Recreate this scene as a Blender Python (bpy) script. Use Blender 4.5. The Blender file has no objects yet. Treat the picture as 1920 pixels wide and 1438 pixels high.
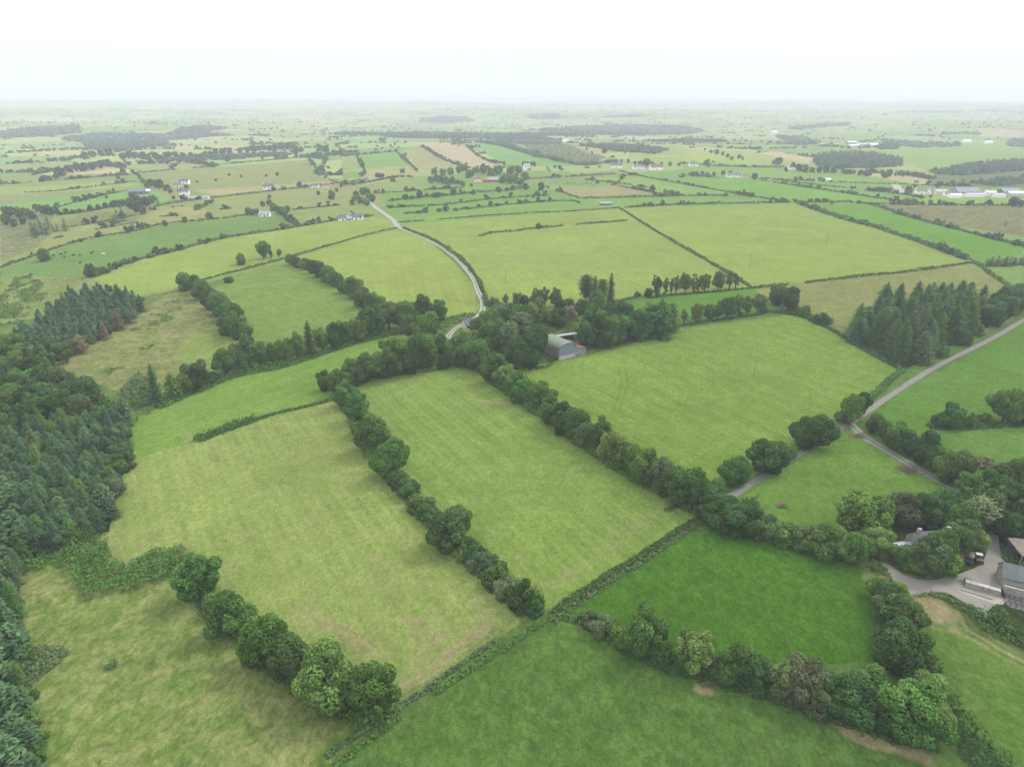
import bpy, bmesh, math, random
import numpy as np
from mathutils import Vector, Matrix

SC = bpy.context.scene
COL = SC.collection
R = math.radians
rng = np.random.default_rng(7)
random.seed(7)

# ------------------------------------------------------------------ camera
CAM_H, PITCH, FPX = 100.0, R(22.72), 1280.0          # drone camera 100 m up, 24 mm lens
cam_data = bpy.data.cameras.new('camera')
cam_data.lens = 24.0; cam_data.sensor_width = 36.0; cam_data.sensor_fit = 'HORIZONTAL'
cam_data.clip_start = 0.5; cam_data.clip_end = 120000.0
cam = bpy.data.objects.new('camera', cam_data); COL.objects.link(cam)
cam.location = (0, 0, CAM_H); cam.rotation_euler = (R(90) - PITCH, 0, 0)
SC.camera = cam

# ------------------------------------------------------------------ sky, sun, exposure
SUN_AZ, SUN_EL = R(57), R(50)
world = bpy.data.worlds.new('World'); SC.world = world; world.use_nodes = True
nt = world.node_tree; nt.nodes.clear()
w_out = nt.nodes.new('ShaderNodeOutputWorld')
sky = nt.nodes.new('ShaderNodeTexSky'); sky.sky_type = 'NISHITA'; sky.sun_disc = False
sky.sun_elevation = SUN_EL; sky.sun_rotation = SUN_AZ; sky.dust_density = 4.0
bg_sky = nt.nodes.new('ShaderNodeBackground'); bg_sky.inputs[1].default_value = 0.08
nt.links.new(sky.outputs[0], bg_sky.inputs[0])
bg_cloud = nt.nodes.new('ShaderNodeBackground'); bg_cloud.inputs[1].default_value = 1.0
w_tc = nt.nodes.new('ShaderNodeTexCoord')
w_map = nt.nodes.new('ShaderNodeMapping'); w_map.inputs['Scale'].default_value = (1.2, 1.2, 5.0)
w_noise = nt.nodes.new('ShaderNodeTexNoise'); w_noise.inputs['Scale'].default_value = 1.6; w_noise.inputs['Detail'].default_value = 5
w_ramp = nt.nodes.new('ShaderNodeValToRGB')
w_ramp.color_ramp.elements[0].position = 0.3; w_ramp.color_ramp.elements[0].color = (0.87, 0.90, 0.935, 1)
w_ramp.color_ramp.elements[1].position = 0.7; w_ramp.color_ramp.elements[1].color = (1.0, 1.0, 1.0, 1)
nt.links.new(w_tc.outputs['Generated'], w_map.inputs[0]); nt.links.new(w_map.outputs[0], w_noise.inputs['Vector'])
nt.links.new(w_noise.outputs['Fac'], w_ramp.inputs[0]); nt.links.new(w_ramp.outputs[0], bg_cloud.inputs[0])
w_sep = nt.nodes.new('ShaderNodeSeparateXYZ'); nt.links.new(w_tc.outputs['Generated'], w_sep.inputs[0])      # overcast: brighter overhead
w_lum = nt.nodes.new('ShaderNodeMapRange'); w_lum.inputs[3].default_value = 0.46; w_lum.inputs[4].default_value = 1.25
nt.links.new(w_sep.outputs['Z'], w_lum.inputs[0]); nt.links.new(w_lum.outputs[0], bg_cloud.inputs[1])
w_mix = nt.nodes.new('ShaderNodeMixShader'); w_mix.inputs[0].default_value = 0.88
nt.links.new(bg_sky.outputs[0], w_mix.inputs[1]); nt.links.new(bg_cloud.outputs[0], w_mix.inputs[2])
nt.links.new(w_mix.outputs[0], w_out.inputs[0])

sun_d = bpy.data.lights.new('sun', 'SUN'); sun_d.energy = 1.5; sun_d.angle = R(14); sun_d.color = (1.0, 0.95, 0.87)
sun = bpy.data.objects.new('sun', sun_d); COL.objects.link(sun)
sun.location = (0, 0, 400); sun.rotation_euler = (math.pi / 2 - SUN_EL, 0, math.pi - SUN_AZ)

vs = SC.view_settings
vs.view_transform = 'Standard'; vs.look = 'None'; vs.gamma = 1.0; vs.use_curve_mapping = False
vs.exposure = 1.33
cy = SC.cycles
cy.max_bounces = 4; cy.diffuse_bounces = 2; cy.glossy_bounces = 1; cy.transmission_bounces = 2; cy.volume_bounces = 2
cy.transparent_max_bounces = 4; cy.use_denoising = True; cy.caustics_reflective = False; cy.caustics_refractive = False
try: cy.denoiser = 'OPENIMAGEDENOISE'
except Exception: pass

# ------------------------------------------------------------------ terrain height and pixel -> ground
def sstep(t): t = np.clip(t, 0, 1); return t * t * (3 - 2 * t)
def H(x, y):
    x = np.asarray(x, float); y = np.asarray(y, float); d = np.hypot(x, y)
    h = 0.7 * np.sin(x / 61 + 1.3) * np.sin(y / 83 + .4) + 0.8 * np.sin(x / 140 + .5 + y / 190)
    h = h + 9 * np.exp(-((x - 20) / 520) ** 2 - ((y - 1420) / 330) ** 2)
    a = sstep((d - 1300) / 1900)
    h = h + a * (9 * np.sin(y / 390 + .5 * np.sin(x / 700) + 2.2) + 7 * np.sin(x / 610 + y / 830 + 1) + 5 * np.sin(x / 270 - y / 520))
    b = sstep((d - 4200) / 5000)
    h = h + b * (13 * np.sin(y / 900 + x / 2600 + .8 * np.sin(x / 1500)) + 10 * np.sin(x / 1250 + y / 3100 + 2) + 6)
    h = h - 13 * np.exp(-((d - 2500) / 650) ** 2) + 46 * sstep((d - 3000) / 6000)
    return h
_T = np.geomspace(60, 60000, 700)
def ray(u, v):
    dx = (np.asarray(u, float) - 960) / FPX; dy = (719 - np.asarray(v, float)) / FPX
    return np.stack([dx, math.cos(PITCH) + dy * math.sin(PITCH), -math.sin(PITCH) + dy * math.cos(PITCH)], -1)
def at(u, v):
    """ground point under a place of the photograph (1920 x 1438)"""
    D = np.atleast_2d(ray(u, v)); out = np.zeros_like(D)
    for i, d in enumerate(D):
        z = CAM_H + _T * d[2] - H(_T * d[0], _T * d[1])
        k = np.nonzero(z < 0)[0]
        if len(k) == 0: t = 40000.
        else:
            k = k[0]; t0, t1 = _T[k - 1], _T[k]
            for _ in range(18):
                tm = .5 * (t0 + t1)
                if CAM_H + tm * d[2] - H(tm * d[0], tm * d[1]) < 0: t1 = tm
                else: t0 = tm
            t = t1
        out[i] = (t * d[0], t * d[1], H(t * d[0], t * d[1]))
    return out if np.ndim(u) else out[0]
def pts(L): a = np.array(L, float); return at(a[:, 0], a[:, 1])
def depth(p): return p[1] * math.cos(PITCH) + (CAM_H - p[2]) * math.sin(PITCH)
def ppm(p): return FPX / depth(p)                     # photo pixels per metre there
def dense(P, step):
    """resample a world polyline"""
    P = np.asarray(P)[:, :2]; L = np.r_[0, np.cumsum(np.hypot(*np.diff(P, axis=0).T))]
    n = max(2, int(L[-1] / step) + 1); s = np.linspace(0, L[-1], n)
    return np.stack([np.interp(s, L, P[:, 0]), np.interp(s, L, P[:, 1])], 1)
def smooth(P, n=8):
    """Catmull-Rom through the points"""
    P = np.asarray(P)[:, :2]; Q = np.vstack([2 * P[0] - P[1], P, 2 * P[-1] - P[-2]]); out = []
    for i in range(1, len(Q) - 2):
        for t in np.linspace(0, 1, n, endpoint=False):
            a, b, c, d = Q[i - 1:i + 3]
            out.append(.5 * (2 * b + (c - a) * t + (2 * a - 5 * b + 4 * c - d) * t * t + (3 * b - a - 3 * c + d) * t ** 3))
    out.append(P[-1]); return np.array(out)
def inside(X, Y, poly):
    poly = np.asarray(poly); r = np.zeros(X.shape, bool)
    bx = (X >= poly[:, 0].min()) & (X <= poly[:, 0].max()) & (Y >= poly[:, 1].min()) & (Y <= poly[:, 1].max())
    x, y = X[bx], Y[bx]; c = np.zeros(x.shape, bool); n = len(poly)
    for i in range(n):
        x0, y0 = poly[i][:2]; x1, y1 = poly[i - 1][:2]
        if y0 == y1: continue
        c ^= ((y0 > y) != (y1 > y)) & (x < (x1 - x0) * (y - y0) / (y1 - y0) + x0)
    r[bx] = c; return r
def wpoly(L):
    P = np.array(L, float); Q = []
    for a, b in zip(P, np.roll(P, -1, 0)):
        n = max(1, int(np.hypot(*(b - a)) / 60))
        Q += [a + (b - a) * t for t in np.linspace(0, 1, n, endpoint=False)]
    return pts(Q)
def snoise(x, y, s, seed=0):
    """cheap smooth noise in -1..1"""
    r = np.random.default_rng(seed); o = 0
    for k in range(5):
        a = r.uniform(0, 2 * np.pi); f = r.uniform(.7, 1.7) / s; p = r.uniform(0, 6.28, 2)
        o = o + np.sin((x * np.cos(a) + y * np.sin(a)) * f + p[0] + 1.3 * np.sin((y * np.cos(a) - x * np.sin(a)) * f * .8 + p[1]))
    return o / 3.2

def lin(c):
    c = np.asarray(c, float) / 255.0
    return np.where(c <= 0.04045, c / 12.92, ((c + 0.055) / 1.055) ** 2.4)
KEXP = 2.6
def alb(c): return lin(c) / KEXP                      # colour as sunlit in the picture -> base colour

# ------------------------------------------------------------------ object helpers
def tag(o, label=None, cat=None, group=None, kind=None):
    if label: o['label'] = label
    if cat: o['category'] = cat
    if group: o['group'] = group
    if kind: o['kind'] = kind
    return o
def link(name, me, parent=None, loc=(0, 0, 0)):
    o = bpy.data.objects.new(name, me); COL.objects.link(o); o.location = loc
    if parent is not None: o.parent = parent
    return o
def empty(name, loc, rz=0):
    o = bpy.data.objects.new(name, None); COL.objects.link(o); o.location = loc; o.rotation_euler = (0, 0, rz); o.empty_display_size = .5
    return o
def mesh_np(name, V, F, mats, attr=None, midx=None, smooth_shade=False):
    """V (n,3), F (m,k) int, attr {name: (type, domain, flat array)}"""
    me = bpy.data.meshes.new(name); V = np.asarray(V, np.float32); F = np.asarray(F, np.int32); m, k = F.shape
    me.vertices.add(len(V)); me.vertices.foreach_set('co', V.ravel())
    me.loops.add(m * k); me.loops.foreach_set('vertex_index', F.ravel())
    me.polygons.add(m); me.polygons.foreach_set('loop_start', np.arange(0, m * k, k, dtype=np.int32))
    try: me.polygons.foreach_set('loop_total', np.full(m, k, np.int32))
    except Exception: pass
    for mt in (mats if isinstance(mats, (list, tuple)) else [mats]): me.materials.append(mt)
    if midx is not None: me.polygons.foreach_set('material_index', np.asarray(midx, np.int32))
    for an, (ty, dom, arr) in (attr or {}).items():
        a = me.attributes.new(an, ty, dom)
        a.data.foreach_set('color' if ty == 'FLOAT_COLOR' else 'value', np.asarray(arr, np.float32).ravel())
    me.update(calc_edges=True)
    if smooth_shade: me.polygons.foreach_set('use_smooth', np.ones(m, bool))
    return me
class MB:
    """collects plain shapes into one mesh"""
    def __init__(s): s.bm = bmesh.new()
    def quad(s, *p):
        s.bm.faces.new([s.bm.verts.new(q) for q in p]); return s
    def box(s, x0, y0, z0, x1, y1, z1):
        v = [s.bm.verts.new(p) for p in ((x0, y0, z0), (x1, y0, z0), (x1, y1, z0), (x0, y1, z0), (x0, y0, z1), (x1, y0, z1), (x1, y1, z1), (x0, y1, z1))]
        for f in ((0, 3, 2, 1), (4, 5, 6, 7), (0, 1, 5, 4), (1, 2, 6, 5), (2, 3, 7, 6), (3, 0, 4, 7)): s.bm.faces.new([v[i] for i in f])
        return s
    def prism(s, prof, x0, x1, axis='x'):
        """profile (a, z) pushed along an axis"""
        mk = (lambda a, z, t: (t, a, z)) if axis == 'x' else (lambda a, z, t: (a, t, z))
        A = [s.bm.verts.new(mk(a, z, x0)) for a, z in prof]; B = [s.bm.verts.new(mk(a, z, x1)) for a, z in prof]
        s.bm.faces.new(A); s.bm.faces.new(B[::-1])
        for i in range(len(A)): s.bm.faces.new((A[i], B[i], B[(i + 1) % len(A)], A[(i + 1) % len(A)]))
        return s
    def tube(s, p, r, n=7):
        rings = []
        for i, q in enumerate(p):
            d = Vector(p[min(i + 1, len(p) - 1)]) - Vector(p[max(i - 1, 0)]); d.normalize()
            a = d.orthogonal().normalized(); b = d.cross(a)
            rings.append([s.bm.verts.new(Vector(q) + (a * math.cos(2 * math.pi * k / n) + b * math.sin(2 * math.pi * k / n)) * r[i]) for k in range(n)])
        for A, B in zip(rings, rings[1:]):
            for k in range(n): s.bm.faces.new((A[k], A[(k + 1) % n], B[(k + 1) % n], B[k]))
        s.bm.faces.new(rings[0][::-1]); s.bm.faces.new(rings[-1]); return s
    def mesh(s, name, mat, bevel=0):
        bmesh.ops.recalc_face_normals(s.bm, faces=s.bm.faces)
        if bevel: bmesh.ops.bevel(s.bm, geom=list(s.bm.edges), offset=bevel, segments=1, affect='EDGES')
        me = bpy.data.meshes.new(name); s.bm.to_mesh(me); s.bm.free(); me.materials.append(mat); return me
    def build(s, name, mat, parent=None, bevel=0): return link(name, s.mesh(name, mat, bevel), parent)

# ------------------------------------------------------------------ materials
def mat_new(name):
    m = bpy.data.materials.new(name); m.use_nodes = True; m.node_tree.nodes.clear(); return m, m.node_tree
def N(t, ty, **kw):
    n = t.nodes.new(ty)
    for k, v in kw.items():
        if hasattr(n, k): setattr(n, k, v)
        else: n.inputs[k].default_value = v
    return n
def surf(name, c, var=0.18, scale=1.5, rough=0.85, bump=0.0, stripe=None, c2=None, coord='Object'):
    """plain procedural surface: colour mottled by noise, worn towards c2, optional corrugation"""
    m, t = mat_new(name); L = t.links.new
    out = N(t, 'ShaderNodeOutputMaterial'); b = N(t, 'ShaderNodeBsdfPrincipled'); b.inputs['Roughness'].default_value = rough
    b.inputs['Specular IOR Level'].default_value = 0.25
    tc = N(t, 'ShaderNodeTexCoord'); n1 = N(t, 'ShaderNodeTexNoise', Scale=scale, Detail=6.0)
    L(tc.outputs[coord], n1.inputs['Vector'])
    mr = N(t, 'ShaderNodeMapRange'); mr.inputs[1].default_value = .3; mr.inputs[2].default_value = .7; mr.inputs[3].default_value = 0; mr.inputs[4].default_value = 1
    L(n1.outputs['Fac'], mr.inputs[0])
    mix = N(t, 'ShaderNodeMix', data_type='RGBA')
    c = np.asarray(c); cc = np.asarray(c2) if c2 is not None else c * (1 + var)
    mix.inputs[6].default_value = (*(c * (1 - var) if c2 is None else c), 1); mix.inputs[7].default_value = (*cc, 1)
    L(mr.outputs[0], mix.inputs[0]); L(mix.outputs[2], b.inputs['Base Color'])
    if stripe:
        wv = N(t, 'ShaderNodeTexWave', Scale=stripe[1], wave_type='BANDS', bands_direction=stripe[0]); L(tc.outputs[coord], wv.inputs['Vector'])
        bp = N(t, 'ShaderNodeBump', Strength=.6, Distance=.06); L(wv.outputs['Fac'], bp.inputs['Height']); L(bp.outputs[0], b.inputs['Normal'])
    elif bump:
        n2 = N(t, 'ShaderNodeTexNoise', Scale=scale * 6, Detail=4.0); L(tc.outputs[coord], n2.inputs['Vector'])
        bp = N(t, 'ShaderNodeBump', Strength=.7, Distance=bump); L(n2.outputs['Fac'], bp.inputs['Height']); L(bp.outputs[0], b.inputs['Normal'])
    L(b.outputs[0], out.inputs[0]); return m
def leaf_mat(name, trans=.25):
    """foliage: colour of its object, each leaf clump a little lighter or darker"""
    m, t = mat_new(name); L = t.links.new
    out = N(t, 'ShaderNodeOutputMaterial'); oi = N(t, 'ShaderNodeObjectInfo'); at_ = N(t, 'ShaderNodeAttribute', attribute_name='lv')
    hs = N(t, 'ShaderNodeHueSaturation'); mr = N(t, 'ShaderNodeMapRange'); mr.inputs[3].default_value = .482; mr.inputs[4].default_value = .518
    L(oi.outputs['Random'], mr.inputs[0]); L(mr.outputs[0], hs.inputs['Hue']); L(at_.outputs['Fac'], hs.inputs['Value']); L(oi.outputs['Color'], hs.inputs['Color'])
    d = N(t, 'ShaderNodeBsdfDiffuse'); tr = N(t, 'ShaderNodeBsdfTranslucent'); mx = N(t, 'ShaderNodeMixShader'); mx.inputs[0].default_value = trans
    L(hs.outputs[0], d.inputs[0]); L(hs.outputs[0], tr.inputs[0]); L(d.outputs[0], mx.inputs[1]); L(tr.outputs[0], mx.inputs[2]); L(mx.outputs[0], out.inputs[0])
    return m
LEAF = leaf_mat('leaf'); NEEDLE = leaf_mat('needle', .12)
BARK = surf('bark', (.07, .055, .042), .3, 3, .95, .03)

def ground_mat():
    m, t = mat_new('grassland'); L = t.links.new
    out = N(t, 'ShaderNodeOutputMaterial'); d = N(t, 'ShaderNodeBsdfDiffuse', Roughness=1.0)
    fc = N(t, 'ShaderNodeAttribute', attribute_name='fcol'); fp = N(t, 'ShaderNodeAttribute', attribute_name='fpar')
    sep = N(t, 'ShaderNodeSeparateColor'); L(fp.outputs['Color'], sep.inputs[0])
    tc = N(t, 'ShaderNodeTexCoord')
    def noise(s, det, dist=0., stretch=None):
        n = N(t, 'ShaderNodeTexNoise', Scale=s, Detail=det, Distortion=dist, Roughness=.6)
        if stretch:
            mp = N(t, 'ShaderNodeMapping'); mp.inputs['Scale'].default_value = stretch; mp.inputs['Rotation'].default_value = (0, 0, .6)
            L(tc.outputs['Object'], mp.inputs[0]); L(mp.outputs[0], n.inputs['Vector'])
        else: L(tc.outputs['Object'], n.inputs['Vector'])
        return n
    def rng_(node, a, b, c, e):
        r = N(t, 'ShaderNodeMapRange'); 
        for i, v in enumerate((a, b, c, e)): r.inputs[i + 1].default_value = v
        L(node, r.inputs[0]); return r.outputs[0]
    def mul(a, b):
        x = N(t, 'ShaderNodeMath', operation='MULTIPLY')
        for i, q in enumerate((a, b)):
            if isinstance(q, float): x.inputs[i].default_value = q
            else: L(q, x.inputs[i])
        return x.outputs[0]
    big = noise(.022, 4, .6); mid = noise(.16, 5, .8); fine = noise(1.2, 6, .4, (1, .7, 1)); tuft = noise(.5, 5, .7, (1, .75, 1)); blade = noise(3.4, 3, .3)
    # darker and lighter grass, straw showing through
    v1 = rng_(big.outputs['Fac'], .3, .7, .93, 1.07); v2 = rng_(mid.outputs['Fac'], .28, .72, .90, 1.10)
    v3 = N(t, 'ShaderNodeMix', data_type='FLOAT'); v3.inputs[2].default_value = 1.0
    L(sep.outputs[1], v3.inputs[0]); L(rng_(tuft.outputs['Fac'], .32, .68, .62, 1.36), v3.inputs[3])
    v4 = rng_(fine.outputs['Fac'], .28, .72, .76, 1.24)
    v5 = rng_(blade.outputs['Fac'], .3, .7, .74, 1.26); v6 = rng_(noise(.055, 3, .5).outputs['Fac'], .3, .7, .93, 1.07)
    val = mul(mul(mul(v1, v2), mul(v3.outputs[0], v4)), mul(v5, v6))
    mixs = N(t, 'ShaderNodeMix', data_type='RGBA'); mixs.inputs[7].default_value = (*alb((186, 176, 128)), 1)
    pm = N(t, 'ShaderNodeMath', operation='ADD'); L(rng_(mid.outputs['Fac'], .40, .66, 0, 1), pm.inputs[0]); L(rng_(tuft.outputs['Fac'], .35, .7, -.35, .45), pm.inputs[1])
    pc = N(t, 'ShaderNodeClamp'); L(pm.outputs[0], pc.inputs[0])
    L(mul(pc.outputs[0], sep.outputs[0]), mixs.inputs[0]); L(fc.outputs['Color'], mixs.inputs[6])
    vm = N(t, 'ShaderNodeVectorMath', operation='SCALE'); L(mixs.outputs[2], vm.inputs[0]); L(val, vm.inputs['Scale'])
    L(vm.outputs[0], d.inputs['Color'])
    bp = N(t, 'ShaderNodeBump', Distance=.55); L(sep.outputs[1], bp.inputs['Strength'])
    hh = N(t, 'ShaderNodeMath', operation='ADD'); L(tuft.outputs['Fac'], hh.inputs[0]); L(mul(fine.outputs['Fac'], .35), hh.inputs[1])
    L(hh.outputs[0], bp.inputs['Height']); L(bp.outputs[0], d.inputs['Normal'])
    L(d.outputs[0], out.inputs[0]); return m
GROUND = ground_mat()

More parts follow.
